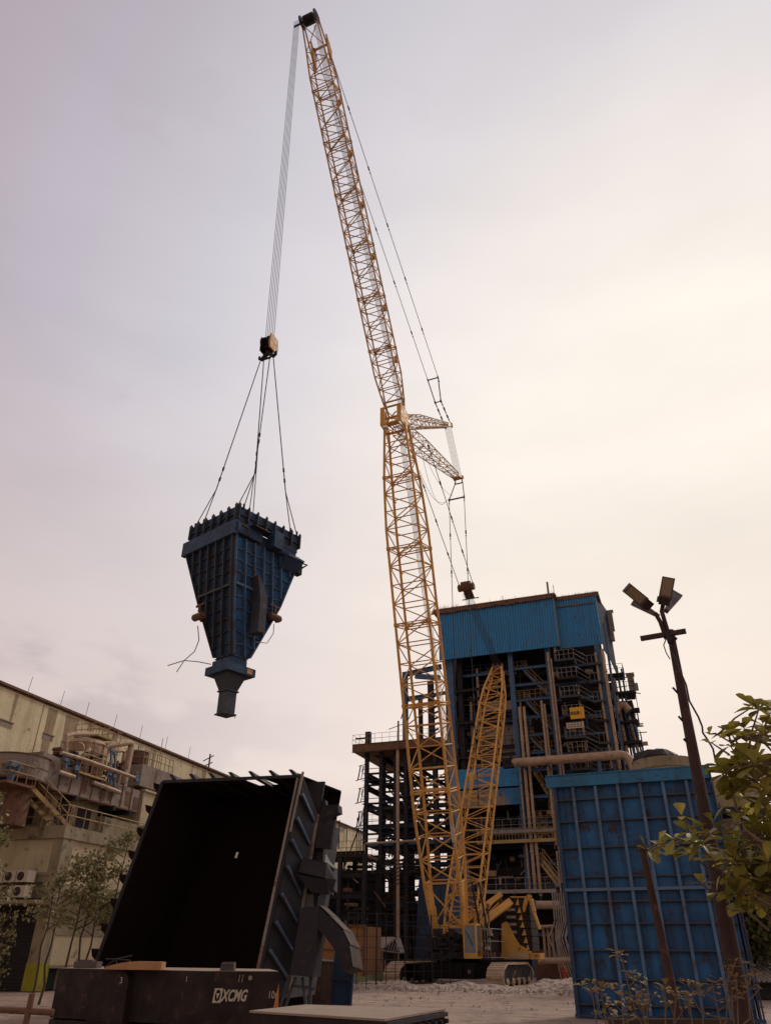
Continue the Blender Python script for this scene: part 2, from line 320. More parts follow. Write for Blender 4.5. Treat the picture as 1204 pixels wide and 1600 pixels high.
# ================================================================== CRAWLER CRANE
crane = thing('crawler_crane', 'huge yellow crawler crane with lattice boom and luffing jib holding up a blue hopper', 'crane', CF.w((0, 0, 0)))
def C(u, v, x=0): return hit(CF, 0, x, u, v)
E_ = C(619, 655); TIP = C(487, 37); SA = C(699, 665); SB = C(716, 747); MT = C(777, 1046); BK = C(728, 918); BHD = C(657, 705)
def lattice(ch, lc, st, rc, rl, double=0, start=0):
    # st: list of (centre, w vector, d vector)
    cs = [[c-w/2-d/2, c+w/2-d/2, c+w/2+d/2, c-w/2+d/2] for c, w, d in st]
    for k in range(4): ch.tube([q[k] for q in cs], rc, 7)
    for i in range(len(cs)-1):
        a, b = cs[i], cs[i+1]
        for k in range(4):
            k2 = (k+1) % 4
            if i >= start: lc.tube([a[k], a[k2]], rl, 5)
            p, q = (a[k], b[k2]) if (i+k) % 2 else (a[k2], b[k])
            lc.tube([p, q], rl, 5)
            if double and i % double == double-1: # bolted section joint: second frame and cross bracing
                o = (b[k]-a[k]).normalized()*.16
                lc.tube([b[k]-o, b[k2]-o], rl*1.1, 5)
        if double and i % double == double-1:
            lc.tube([b[0], b[2]], rl, 5); lc.tube([b[1], b[3]], rl, 5)
            for k in range(4):
                o = (b[k]-a[k]).normalized()*.17; ch.tube([b[k]-o, b[k]+o*.3], rc*1.45, 8)
    return cs
def stations(p0, p1, n, prof, ddir=None):
    out = []; ax = (p1-p0).normalized(); wd = V((1, 0, 0)); dd = ax.cross(wd)
    if dd.y < 0: dd = -dd
    for i in range(n+1):
        t = i/n; w, d = prof(t); out.append((p0+(p1-p0)*t, wd*w, dd*d))
    return out
def pl(ts):
    def fn(t):
        for (t0, w0, d0), (t1, w1, d1) in zip(ts, ts[1:]):
            if t <= t1+1e-9: s = (t-t0)/(t1-t0); return w0+(w1-w0)*s, d0+(d1-d0)*s
        return ts[-1][1:]
    return fn
# ---- main boom
FOOT = V((0, -1.15, 2.05)); EB = E_+V((0, 0, -.7)); bx = (EB-FOOT).normalized(); BST = FOOT+bx*3.6
ch, lc = MB(CF), MB(CF)
bs = stations(BST, EB, 23, pl([(0, 2.35, 1.15), (.13, 2.45, 2.0), (.74, 2.45, 2.0), (.86, 2.2, 1.6), (1, 1.62, .75)]))
bcs = lattice(ch, lc, bs, .095, .042, 4)
for k in range(3, 23, 4):           # small walkway lugs and lamps on the section joints
    for q in (0, 3): lc.obox(bcs[k][q]+V((0, .2, 0)), (.07, 0, 0), (0, .16, 0), (0, 0, .05))
boom = ch.build('boom', M['yellow'], crane, 'yellow tubular lattice main boom')
lc.build('lacing', M['yellow'], boom)
fb = MB(CF)                        # plated foot legs
for s, (a, b) in ((-1, (0, 3)), (1, (1, 2))):
    q0, q1 = bcs[0][a], bcs[0][b]; f0 = FOOT+V((s*.95, -.22, 0)); f1 = FOOT+V((s*.95, .22, 0))
    m0 = q0.lerp(f0, .40); m1 = q1.lerp(f1, .40)
    fb.prism([q0, q1, m1, m0], (-s*.09, 0, 0)); fb.prism([m0, m1, f1, f0], (-s*.16, 0, 0)); fb.tube([q0, f0], .10, 7); fb.tube([q1, f1], .09, 7)
    fb.tube([FOOT+V((s*1.15, 0, 0)), FOOT+V((s*.75, 0, 0))], .28, 12)
l0, r0_ = bcs[0][0].lerp(FOOT+V((-.95, -.2, 0)), .7), bcs[0][1].lerp(FOOT+V((.95, -.2, 0)), .7)
fb.tube([l0, r0_], .07, 6); fb.tube([bcs[0][0], bcs[0][1]], .06, 6); fb.tube([bcs[0][0], r0_], .05, 6); fb.tube([bcs[0][1], l0], .05, 6); fb.tube([l0+V((0, .5, .1)), r0_+V((0, .5, .1))], .06, 6)
fb.build('boom_foot', M['yellow'], crane)
# ---- elbow (boom head box carrying jib and struts)
eb = MB(CF)
w2 = .84
for s in (-1, 1):
    eb.prism([(s*w2, -10.72, E_.z-1.1), (s*w2, -9.6, E_.z-1.15), (s*w2, -9.25, E_.z+.15), (s*w2, -10.0, E_.z+.72), (s*w2, -10.75, E_.z+.3)], (-s*.10, 0, 0))
    eb.box(s*w2, s*(w2-.34), -10.78, -10.70, E_.z-1.05, E_.z+.45)
for z in (-1.05, .45): eb.bar((-w2, -10.74, E_.z+z), (w2, -10.74, E_.z+z), .10, .12); eb.bar((-w2, -9.6, E_.z+z-.1), (w2, -9.6, E_.z+z-.1), .14, .14)
for k in range(5): eb.bar((-.4+.2*k, -10.7, E_.z-1.0), (-.4+.2*k+random.uniform(-.2, .2), -9.6, E_.z-.9), .05, .08)
eb.bar((-.42, -10.7, E_.z-1), (.42, -10.7, E_.z-.1), .07); eb.bar((.42, -10.7, E_.z-1), (-.42, -10.7, E_.z+.3), .06)
eb.tube([(-.42, -10.3, E_.z-.9), (.42, -10.3, E_.z-.9)], .12, 10)
eb.build('boom_head', M['yellow'], crane)
# ---- luffing jib
J0 = E_+V((0, .05, .45)); jx = (TIP-J0).normalized(); JS = J0+jx*1.1; JE = TIP-jx*2.2
ch, lc = MB(CF), MB(CF)
js = stations(JS, JE, 27, pl([(0, 1.55, .45), (.07, 1.72, 1.25), (.93, 1.72, 1.25), (1, 1.45, 1.05)]))
jcs = lattice(ch, lc, js, .064, .036, 4)
for k in range(4):
    o = V((.7*(1 if k in (1, 2) else -1), 0, 0)); ch.tube([jcs[0][k], J0+o*.9], .07, 6)
for k in range(3, 27, 4): lc.obox(jcs[k][2]-V((.2, .1, 0)), (.22, 0, 0), (0, .08, 0), (0, 0, .3))
jib = ch.build('luffing_jib', M['yellow2'], crane, 'long slender lattice jib rising from the boom head')
lc.build('lacing', M['yellow2'], jib)
# jib head with sheaves
jh = MB(CF); e = js[-1]; cs = jcs[-1]; jd = jx.cross(V((1, 0, 0))); jd = jd if jd.y > 0 else -jd
topc = TIP-jd*.15
for k, s in ((0, -1), (1, 1), (2, 1), (3, -1)):
    jh.tube([cs[k], topc+V((s*.62, 0, 0))+(jd*.12 if k > 1 else -jd*.3)], .06, 6)
jh.tube([cs[0], topc+V((.62, 0, 0))], .035, 5); jh.tube([cs[1], topc+V((-.62, 0, 0))], .035, 5)
jh.prism([cs[2], cs[2]+jx*1.6+jd*.35, cs[2]+jx*.4+jd*.75, cs[2]-jx*.9+jd*.1], (-.12, 0, 0)); jh.prism([cs[3], cs[3]+jx*1.6+jd*.35, cs[3]+jx*.4+jd*.75, cs[3]-jx*.9+jd*.1], (.12, 0, 0))
jh.tube([cs[2]+jx*.9+jd*.5, cs[3]+jx*.9+jd*.5], .1, 8)
jhead = jh.build('jib_head', M['yellow2'], crane)
for x in (-.62, -.36, -.24, -.12, 0, .12, .24, .36, .62):
    big = abs(x) > .5; sh = MB(CF); c0 = topc-jd*.25+jx*.1
    sh.tube([c0+V((x-.035, 0, 0)), c0+V((x+.035, 0, 0))], .52 if big else .40, 20)
    sh.tube([c0+V((x-.06, 0, 0)), c0+V((x+.06, 0, 0))], .2, 12)
    sh.build('sheave', M['dark'], jhead)
ax = MB(CF); ax.tube([c0+V((-1.3, 0, 0)), c0+V((.1, 0, 0))], .08, 8); ax.build('axle', M['dark'], jhead)
# ---- struts at the boom head
def strut(p0, p1, n, w, d, nm):
    ch, lc = MB(CF), MB(CF)
    st = stations(p0, p1, n, pl([(0, w, d*.7), (.25, w, d), (1, w*.5, d*.3)]))
    cs = lattice(ch, lc, st, .045, .022); ch.tube([p1-V((w*.4, 0, 0)), p1+V((w*.4, 0, 0))], .18, 10)
    ax = (p1-p0).normalized()
    for s in (-1, 1): ch.prism([p1+V((s*w*.3, 0, 0))-ax*1.3-V((0, 0, .22)), p1+V((s*w*.3, 0, 0))-ax*1.3+V((0, 0, .22)), p1+V((s*w*.3, 0, .1))+ax*.1, p1+V((s*w*.3, 0, -.15))+ax*.1], (.05, 0, 0))
    o = ch.build(nm, M['yellow2'], crane); lc.build('lacing', M['yellow2'], o)
strut(E_+V((0, .7, .35)), SA, 12, 1.25, .95, 'jib_strut'); strut(E_+V((0, .75, -.5)), SB, 13, 1.25, .9, 'jib_strut')
# ---- mast
MF = V((0, .1, 2.1)); ch, lc = MB(CF), MB(CF)
ms = stations(MF, MT, 26, pl([(0, 1.9, .35), (.12, 2.2, 1.15), (.8, 1.9, 1.25), (.88, 1.75, 1.1), (1, .85, .55)]))
mcs = lattice(ch, lc, ms, .08, .038, 0)
for k in (6, 7, 12): lc.obox(mcs[k][0]+V((.5, 0, .4)), (.14, 0, 0), (0, .05, .02), (0, .1, .6))
mast = ch.build('mast', M['yellow'], crane, 'yellow lattice mast leaning back behind the boom'); lc.build('lacing', M['yellow'], mast)
mh = MB(CF)
for x in (-.42, 0, .42): mh.obox(MT+V((x, 0, -.1)), (.05, 0, 0), (0, .25, 0), (0, .15, .65))
mh.obox(MT+V((0, 0, -.1)), (.4, 0, 0), (0, .15, 0), (0, 0, .45)); mh.build('mast_head', M['rust'], crane)
# ---- lattice ladder plate stickers
st_ = MB(CF); p = bcs[2][1].lerp(bcs[3][1], .2); st_.obox(p+V((-.02, -.16, .2)), (.10, 0, 0), (0, .02, 0), bx*.85); st_.build('warning_board', M['white'], boom)
# ---- pendants and ropes
def pend(mb, p, q, r=.028, seg=3.0):
    p, q = V(p), V(q); mb.tube([p, q], r, 5); n = max(1, int((q-p).length/seg)); d = (q-p).normalized()
    for i in range(n+1):
        c = p+(q-p)*(i/n); mb.tube([c-d*.16, c+d*.16], r*2.3, 6); mb.tube([c+d*.32, c+d*.42], r*1.9, 5)
JB = cs[2].lerp(cs[3], .5)+jx*.9+jd*.5
SP1 = JB.lerp(SA, .0); sp_a = C(676, 592); sp_b = C(684, 628)
pm = MB(CF)
for s in (-1, 1):
    pend(pm, JB+V((s*.55, 0, 0)), sp_a+V((s*.5, 0, 0)), .026, 4.2); pm.tube([sp_a+V((s*.5, 0, 0)), sp_b+V((s*.28, 0, 0))], .05, 6); pend(pm, sp_b+V((s*.28, 0, 0)), SA+V((s*.3, 0, .1)), .035, .8)
pm.tube([sp_a-V((.55, 0, 0)), sp_a+V((.55, 0, 0))], .06, 6); pm.tube([sp_b-V((.33, 0, 0)), sp_b+V((.33, 0, 0))], .05, 6)
pm.build('jib_pendant', M['rope'], crane)
pm = MB(CF)
for i in range(7):
    x = -.3+.1*i; pm.tube([SA+V((x, 0, -.1)), SB+V((x, 0, .1))], .016, 4)
pm.build('luffing_rope', M['ropelt'], crane)
fa = C(713, 779); pm = MB(CF)
for s in (-1, 1):
    pm.tube([SB+V((s*.3, 0, -.15)), SB+V((s*.38, 0, -.6))], .06, 6); pm.tube([SB+V((s*.38, 0, -.6)), fa+V((s*.72, 0, 0))], .045, 6)
    pend(pm, fa+V((s*.72, 0, 0)), V((s*.72, 3.4, 4.0)), .03, 3.4)
pm.tube([fa-V((.78, 0, 0)), fa+V((.78, 0, 0))], .07, 6); pm.tube([SB+V((-.38, 0, -.6)), SB+V((.38, 0, -.6))], .06, 6)
pm.build('backstay_pendant', M['rope'], crane)
pm = MB(CF); wx = BHD+V((0, 0, 0))
for s in (-1, 1): pend(pm, wx+V((s*.75, -.2, .1)), BK+V((s*.62, 0, .25)), .03, 2.6)
pm.build('boom_pendant', M['rope'], crane)
bk = MB(CF); bd = (BK-MT).normalized()
bk.tube([BK-V((.72, 0, 0)), BK+V((.72, 0, 0))], .3, 12); bk.tube([BK-V((.4, 0, -.15)), BK+V((.4, 0, .15))], .42, 14)
bk.obox(BK-bd*.7, (.38, 0, 0), (0, .12, 0), bd*.5); bk.bar(BK-bd*1.25-V((.75, 0, 0)), BK-bd*1.25+V((.75, 0, 0)), .07)
bk.build('sheave_block', M['rust'], crane)
pm = MB(CF)
for i in range(10):
    x = -.36+.08*i; pm.tube([BK+V((x, 0, -.5)), MT+V((x*.9, .1, .4))], .014, 4)
pm.build('derricking_rope', M['rope'], crane)
pm = MB(CF)      # sagging tag lines
for a, b, sag in ((C(655, 735), C(700, 780), 1.4), (C(657, 700), C(697, 782), 2.2), (C(664, 712), C(707, 775), .8)):
    pm.tube([a.lerp(b, t)-V((0, 0, sag*4*t*(1-t))) for t in [i/14 for i in range(15)]], .016, 4)
pm.build('control_cable', M['rope'], crane)
pm = MB(CF)      # hoist rope bundle inside boom and jib
for i in range(5):
    x = .15+.09*i
    pm.tube([V((x, 2.4, 3.2)), EB+V((x, -.1, 0)), J0+V((x, .3, .5)), TIP+V((x, .1, -.2))], .02, 4)
pm.build('hoist_rope_bundle', M['ropelt'], crane)
# ---- hoist falls to the hook
HK = at(420, 541, CF.w(TIP).y+.15); HKl = CF.l(HK)
pm = MB(CF)
for i in range(6):
    x = -.44+i*.176; pm.tube([c0+V((x*.5-.86, -.35, -.1)), HKl+V((x*.62, 0, .35))], .017, 4)
pm.build('hoist_rope', M['rope'], crane)
# ---- undercarriage
cb = MB(CF)
cb.box(-1.7, 1.7, -2.4, 2.4, .42, 1.22)
for s in (-1, 1):
    cb.frustum([(s*1.6, -1.9, .5), (s*2.7, -1.5, .5), (s*2.7, 1.5, .5), (s*1.6, 1.9, .5)], [(s*1.6, -1.9, 1.15), (s*2.7, -1.5, 1.05), (s*2.7, 1.5, 1.05), (s*1.6, 1.9, 1.15)])
cb.box(-1.1, 1.1, -2.7, -2.4, .5, 1.1)
cb.tube([(0, 0, 1.2), (0, 0, 1.42)], 1.35, 28)
cbo = cb.build('carbody', M['blk'], crane)
text('21', .22, M['white'], cbo, CF.w((1.35, -2.41, .72)), CF.ex)
for s in (-1, 1):
    tx = s*3.15+.12; fr = MB(CF)
    fr.box(tx-.28, tx+.28, -3.1, 3.1, .28, .98)
    for sd in (-1, 1):
        fr.prism([(tx+sd*.30, -2.9, .25), (tx+sd*.30, 2.9, .25), (tx+sd*.30, 3.1, .75), (tx+sd*.30, 2.3, 1.12), (tx+sd*.30, -2.3, 1.12), (tx+sd*.30, -3.1, .75)], (sd*.10, 0, 0))
    tf = fr.build('track_frame', M['blk'], crane)
    # the belt: closed path in y-z with individual grouser shoes
    path = []; H = 1.22; Lh = 3.25
    prof = [(-2.35, H), (2.35, H), (3.15, .95), (3.45, .62), (3.3, .2), (2.85, 0.0), (-2.85, 0.0), (-3.3, .2), (-3.45, .62), (-3.15, .95)]
    per = []; tot = 0
    for a, b in zip(prof, prof[1:]+prof[:1]): d = math.hypot(b[0]-a[0], b[1]-a[1]); per.append((tot, d, a, b)); tot += d
    nsh = 58; tb = MB(CF)
    for k in range(nsh):
        q = (k+.5)/nsh*tot
        for t0, d, a, b in per:
            if t0 <= q < t0+d: s_ = (q-t0)/d; y, z = a[0]+(b[0]-a[0])*s_, a[1]+(b[1]-a[1])*s_; ty, tz = (b[0]-a[0])/d, (b[1]-a[1])/d
        ny, nz = -tz, ty
        if ny*y < 0 or (abs(ny) < .2 and (nz > 0) != (z > .6)): ny, nz = -ny, -nz
        c = V((tx, y-ny*.05, z-nz*.05+.02)); hl = tot/nsh*.46
        tb.obox(c, (.5, 0, 0), (0, ty*hl, tz*hl), (0, ny*.035, nz*.035)); tb.obox(c+V((0, ny*.05, nz*.05)), (.48, 0, 0), (0, ty*.025, tz*.025), (0, ny*.03, nz*.03))
    tb.build('track_belt', M['track'], crane, 'dusty crawler track belt')
    for y in (-2.4, -1.2, 0, 1.2, 2.4):
        for sd in (-1, 1):
            rb = MB(CF); rb.tube([(tx+sd*.40, y, .3), (tx+sd*.46, y, .3)], .2, 14); rb.tube([(tx+sd*.46, y, .3), (tx+sd*.52, y, .3)], .09, 10); rb.build('roller', M['track'], tf)
    for y in (-3.0, 3.0): ry = MB(CF); ry.tube([(tx-.42, y, .6), (tx+.42, y, .6)], .30, 18); ry.build('drive_sprocket', M['dark'], tf)
    rb = MB(CF); rb.tube([(tx+.41, -.5, .85), (tx+.41, -1.4, .45), (tx+.41, -.2, .4), (tx+.41, .8, .45)], .05, 6); rb.build('hydraulic_pipe', M['rust'], tf)
    if s < 0: text('XCMG', .30, M['white'], tf, CF.w((tx+.42, -1.0, .74)), CF.ey, off=.01, shear=.2)
pad = MB(CF)
for x in (-3.05, 3.05):
    for y in (-3.6, -2.4, -1.2, 0, 1.2, 2.4, 3.6): pad.box(x-.75, x+.95, y-.28, y+.28, -.02, .03)
single(pad, 'timber_mat', M['wood'], 'flat timber mats laid under the crawler crane tracks', 'ground mats', CF.w((0, -3, 0)))
# ---- slewing deck, machinery, cab
dk = MB(CF); dk.box(-1.35, 1.35, -1.9, 5.0, 1.42, 1.75); dk.box(-1.3, -1.0, -2.0, 4, 1.75, 2.5); dk.box(1.0, 1.3, -1.9, 4, 1.75, 2.3); dk.box(-1.15, .9, -1.6, .2, 1.75, 2.6)
for k in range(26):
    x = random.uniform(-1.1, .9); z = random.uniform(1.5, 2.9); dk.obox((x, -1.85+random.uniform(-.2, .3), z), (random.uniform(.05, .22), 0, 0), (0, .1, 0), (0, 0, random.uniform(.05, .25)))
for k in range(9): z0 = random.uniform(1.5, 2.6); dk.tube([(-1.3, -1.95, z0), (random.uniform(-.5, .5), -2.1, z0+random.uniform(-.4, .4)), (1.1, -1.95, z0+random.uniform(-.2, .3))], .025, 5)
deck = dk.build('slewing_deck', M['dark'], crane)
for (y, z, r) in ((1.2, 2.35, .55), (2.6, 2.4, .6)):
    wn = MB(CF); wn.tube([(-.8, y, z), (.8, y, z)], r*.72, 18)
    for x in (-.85, .85): wn.tube([(x-.03, y, z), (x+.03, y, z)], r, 20)
    wn.build('winch_drum', M['rope'], deck)
cbx = MB(CF); X0, X1, Y0, Y1, Z0, Z1 = 1.12, 1.86, -2.1, -1.2, 1.5, 3.2
for x in (X0, X1):
    for y in (Y0, Y1): cbx.bar((x, y, Z0), (x, y, Z1), .09)
for z in (Z0, Z1):
    cbx.box(X0-.04, X1+.04, Y0-.04, Y1+.04, z-.06, z+.05)
cbx.box(X0, X1, Y1-.03, Y1, Z0, Z1); cbx.box(X0-.02, X1+.02, Y0-.05, Y0, Z0, Z0+.22)
cabo = cbx.build('cab', M['yellow'], crane, 'yellow operator cab with tall front window')
g = MB(CF); g.box(X0+.05, X1-.05, Y0-.01, Y0+.01, Z0+.22, Z1-.06); g.build('windscreen', M['glass'], cabo)
g = MB(CF); g.box(X1-.01, X1+.01, Y0+.05, Y1-.05, Z0+.3, Z1-.06); g.build('side_window', M['glass'], cabo)
g = MB(CF); g.box(X0+.2, X0+.55, Y0+.25, Y0+.55, Z0, Z0+.9); g.box(X0+.18, X0+.57, Y0+.55, Y0+.65, Z0+.6, Z0+1.35); g.build('seat', M['dark'], cabo)
g = MB(CF); g.tube([(X0+.1, Y0-.04, Z1-.3), (X0+.55, Y0-.05, Z0+.6)], .015, 4); g.build('wiper', M['ink'], cabo)
# machinery house beside the cab
mcx = MB(CF); mcx.box(1.0, 2.0, -.9, 2.2, 1.45, 2.9); mcx.build('engine_house', M['dark'], crane)
for k in range(34):
    x = random.uniform(1.5, 2.35); y = -1.0 + random.uniform(-.1, .4)+(x-1.5)*.6; z = random.uniform(1.55, 3.2); m = MB(CF)
    m.obox((x, y, z), (random.uniform(.03, .14), 0, 0), (0, random.uniform(.05, .2), 0), (0, 0, random.uniform(.03, .16))); m.build('equipment_box', random.choice((M['dark'], M['dark'], M['grey'], M['blk'], M['rust'])), crane)
for z in (1.5, 2.35, 3.0): mcx = MB(CF); mcx.tube([(1.9, -1.15, z), (2.45, -1.15, z), (2.75, 1.2, z)], .022, 5); mcx.build('handrail', M['grey'], crane)
for k in range(4): mcx = MB(CF); mcx.tube([(1.95+.16*k, -1.15, 1.45), (1.95+.16*k, -1.15, 3.0)], .02, 5); mcx.build('handrail_post', M['grey'], crane)
mcx = MB(CF); mcx.box(1.9, 2.5, -1.25, 1.4, 1.38, 1.46); mcx.build('walkway', M['dark'], crane)
for k in range(7): mcx = MB(CF); mcx.tube([(1.9+random.uniform(0, .5), -1.0, 2.9), (1.7+random.uniform(0, .6), -.6, 3.4), (1.3+random.uniform(0, .8), .2, 4.4)], .025, 5); mcx.build('hydraulic_hose', M['dark'] if k % 2 else M['yellow2'], crane)
for k in range(5): mcx = MB(CF); mcx.obox((1.95+.1*k, -1.2, random.uniform(1.7, 2.3)), (random.uniform(.03, .05), 0, 0), (0, .02, 0), (0, 0, random.uniform(.03, .1))); mcx.build('marker_plate', M['red'] if k % 2 else M['white'], crane)
# counterweight bed, slabs and gantry
side = MB(CF)
def CW(u, v, y=2.4): h = hit(CF, 1, y, u-1, v); return (h.x, y, h.z)
side.prism([CW(784, 1499), CW(784, 1443), CW(791, 1440), CW(797, 1450), CW(803, 1463), CW(811, 1476), CW(818, 1480), CW(823, 1486), CW(829, 1486), CW(829, 1499)], (0, .25, 0))
a = CW(827, 1499); b = CW(846, 1499); side.prism([CW(827, 1499), CW(844, 1499), CW(844, 1489), CW(827, 1489)], (0, 1.2, 0))
so_ = side.build('counterweight_bed', M['yellow'], crane, 'orange yellow counterweight bed with curved upper edge')
tpos = CW(795, 1496.5); text('AD500M', .34, M['white'], so_, CF.w((tpos[0], 2.39, tpos[2])), CF.ex, off=.012)
tb_ = CW(840, 1497); text('60', .2, M['ink'], so_, CF.w((CW(836, 1497)[0], 2.39, tpos[2]+.05)), CF.ex)
zt = [hit(CF, 1, 2.65, 800, v).z for v in (1425-22, 1416, 1428, 1439, 1451, 1463, 1475, 1486)]
xl, xr = CW(788, 1440, 2.65)[0], CW(820, 1440, 2.65)[0]
for i in range(7):
    sb = MB(CF); xo = -.05*(6-i)*0
    sb.prism([(xl, 2.65, zt[i+1]+.03), (xr-.28, 2.65, zt[i+1]+.03), (xr-.28, 2.65, zt[i]), (xl, 2.65, zt[i])], (0, 2.3, 0))
    sb.prism([(xr-.28, 2.65, zt[i+1]+.03), (xr+.28, 3.1, zt[i+1]+.03), (xr+.28, 3.1, zt[i]), (xr-.28, 2.65, zt[i])], (0, 1.85, 0))
    s_o = sb.build('counterweight_slab', M['navy'] if i == 99 else M['cwt'], crane)
    tr = MB(CF); zb, z1 = zt[i+1]+.05, zt[i]-.02; xx = xr-.26+.07*i
    tr.prism([(xx-.26, 2.62, zb), (xx+.02, 2.62, zb), (xx-.06, 2.62, z1)], (0, .02, 0)); tr.build('hazard_wedge', M['yellow'], s_o)
    if 0 < i < 5: text('XCMG', .2, M['white'], s_o, CF.w((xl+.2, 2.64, (zb+z1)/2-.06)), CF.ex, off=.006, shear=.2)
gt = MB(CF)
def G(u, v, y=2.9): h = hit(CF, 1, y, u, v); return V((h.x, y, h.z))
gt.bar(G(741, 1451, -.5), G(797, 1409, 1.8), .42, .30, (0, 1, 0)); gt.bar(G(716, 1446, .5), G(782, 1398, 3.2), .32, .28, (0, 1, 0))
gt.bar(G(817, 1424), G(823, 1401), .22, .2, (0, 1, 0)); gt.bar(G(823, 1401), G(829, 1404), .3, .2, (0, 1, 0)); gt.bar(G(829, 1404), G(834, 1424), .2, .2, (0, 1, 0)); gt.bar(G(832, 1420), G(843, 1452), .16, .16, (0, 1, 0))
for v in (1402, 1408, 1414): gt.tube([G(797, v), G(820, v)], .05, 5)
gt.tube([G(731, 1440, .3), G(752, 1420, .3), G(758, 1432, .3)], .05, 5)
for k in range(4): gt.tube([G(740+k*8, 1440-k*5, 1), G(752+k*9, 1410, 1.5)], .04, 5)
gt.build('gantry', M['yellow'], crane)
for x0, dx in ((741, 0), (752, 0)):
    bb = MB(CF); bb.bar(G(x0-4, 1378, -.8), G(x0+8, 1450, -.8), .10, .10); bb.build('backstop', M['dark'], crane)
# ================================================================== HOOK BLOCK + SLINGS
hkz = thing('hook_block', 'dark multi-sheave hook block with orange side plate hanging on the hoist ropes', 'hook block', HK)
HF = Fr(HK.x, HK.y, 24, HK.z)
m = MB(HF)
for x in (-.28, -.18, .08, .16): m.tube([(x, 0, .1), (x+.06, 0, .1)], .46, 20)
m.box(-.16, .14, -.26, .26, -.35, .45); m.box(-.34, -.29, -.32, .32, -.45, .5); m.build('sheave_cage', M['blk'], hkz)
m = MB(HF); m.prism([(.24, -.32, -.42), (.24, .32, -.42), (.24, .42, 0), (.24, .32, .55), (.24, -.32, .55), (.24, -.42, 0)], (.10, 0, 0)); m.build('side_plate', M['brass'], hkz)
m = MB(HF); m.tube([(0, 0, -.3), (0, 0, -.55)], .14, 10)
for s in (-1, 1): m.tube([(0, 0, -.5), (s*.16, 0, -.62), (s*.36, 0, -.84), (s*.5, 0, -.72), (s*.52, 0, -.55)], [.12, .12, .11, .09, .05], 8)
m.tube([(-.2, 0, -.86), (.2, 0, -.86)], .06, 8)
m.build('ramshorn_hook', M['dark'], hkz)
# ================================================================== HANGING HOPPER
HX = at(373, 789, 27.1); HF2 = Fr(HX.x, HX.y, -50)
WR, WL = 3.55, 3.1
zc = lambda v, u=365: at(u, v, 27.1).z
ZT, ZB, ZF, ZN = zc(789), zc(817), zc(836), at(358, 1028, 28.9).z
hop = thing('suspended_hopper', 'dark blue ribbed steel hopper hanging in mid air from the crane hook', 'hopper', HF2.w((WR/2, WL/2, ZN)))
def ring(x0, x1, y0, y1, z): return [V((x0, y0, z)), V((x1, y0, z)), V((x1, y1, z)), V((x0, y1, z))]
ZM = ZF+(ZN-ZF)*.46
R0, R1, R2, R3 = ring(0, WR, 0, WL, ZT), ring(0, WR, 0, WL, ZF), ring(.62, 3.12, .5, 2.62, ZM), ring(1.38, 2.12, 1.0, 1.95, ZN)
m = MB(HF2); m.frustum(R0, ring(0, WR, 0, WL, ZB), False); m.frustum(ring(.03, WR-.03, .03, WL-.03, ZB), ring(.03, WR-.03, .03, WL-.03, ZF), False); m.frustum(R1, R2, False); m.frustum(R2, R3, False)
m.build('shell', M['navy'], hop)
def ribs_on(face, rings, n, depth, wid, drift, hstep, mb, skip=()):
    # face 0: y=y0 (right-hand face), 1: x=x0 (left-hand face)
    zs = [r[0].z for r in rings]
    def edge(z):
        for a, b in zip(rings, rings[1:]):
            if b[0].z-1e-6 <= z <= a[0].z+1e-6:
                t = (a[0].z-z)/(a[0].z-b[0].z+1e-9)
                q = [p.lerp(r, t) for p, r in zip(a, b)]
                return (q[0].x, q[1].x, q[0].y) if face == 0 else (q[0].y, q[3].y, q[0].x)
    P = (lambda s, d, z: V((s, d, z))) if face == 0 else (lambda s, d, z: V((d, s, z)))
    lo, hi, _ = edge(zs[0]); out = []
    for i in range(n):
        s0 = lo+(hi-lo)*(i+.5*0)/(n-1); pts = []; z = zs[0]
        while z > zs[-1]+.02:
            a, b, d = edge(z); s = s0+drift*(zs[0]-z)
            if i == 0: s = a
            if i == n-1: s = b
            if s < a-.01 or s > b+.01: break
            pts.append(P(s, d-depth/2, z)); z -= .35
        if len(pts) > 1:
            for p, q in zip(pts, pts[1:]): mb.bar(p, q, *((wid, depth) if face == 0 else (wid, depth)), up=(0, 1, 0) if face == 0 else (1, 0, 0))
            out.append(pts)
    k = 0; z = zs[0]-hstep
    while z > zs[-1]+.1:
        a, b, d = edge(z); nb = n
        for i in range(nb):
            sa, sb_ = a+(b-a)*i/nb, a+(b-a)*(i+1)/nb; o = .03*math.sin(i*2.4+k)
            mb.bar(P(sa, d-depth*.25, z+o), P(sb_, d-depth*.25, z+o), depth*.5, .035)
        z -= hstep; k += 1
for face in (0, 1):
    rb = MB(HF2); ribs_on(face, [R0, ring(0, WR, 0, WL, ZB)], 8 if face == 0 else 7, .17, .05, 0, .42, rb)
    # rib tips that stick up over the rim
    for i in range(8 if face == 0 else 7):
        t = i/(7 if face == 0 else 6)
        p = V((WR*t, -.1, ZT)) if face == 0 else V((-.1, WL*t, ZT)); rb.prism([p+V((0, 0, -.1)), p+V((0, 0, .10)), p+(V((0, .12, .02)) if face == 0 else V((.12, 0, .02)))], (.05, 0, 0) if face == 0 else (0, .05, 0))
    rb.build('rim_rib', M['navy_rib'], hop)
    rb = MB(HF2); ribs_on(face, [R1, R2, R3], 8 if face == 0 else 7, .17, .055, .30 if face == 0 else .22, .46, rb)
    if face == 0: rb.bar((.6, .33, ZM+.3), (2.1, .33, ZM+.3), .12, .1)
    else: rb.bar((.45, .5, ZM+.2), (.45, 2.5, ZM+.2), .12, .1)
    rb.build('wall_rib', M['blue_rib'] if face == 0 else M['navy_rib'], hop)  # right face gets brighter ribs, its sunlight put into the colour
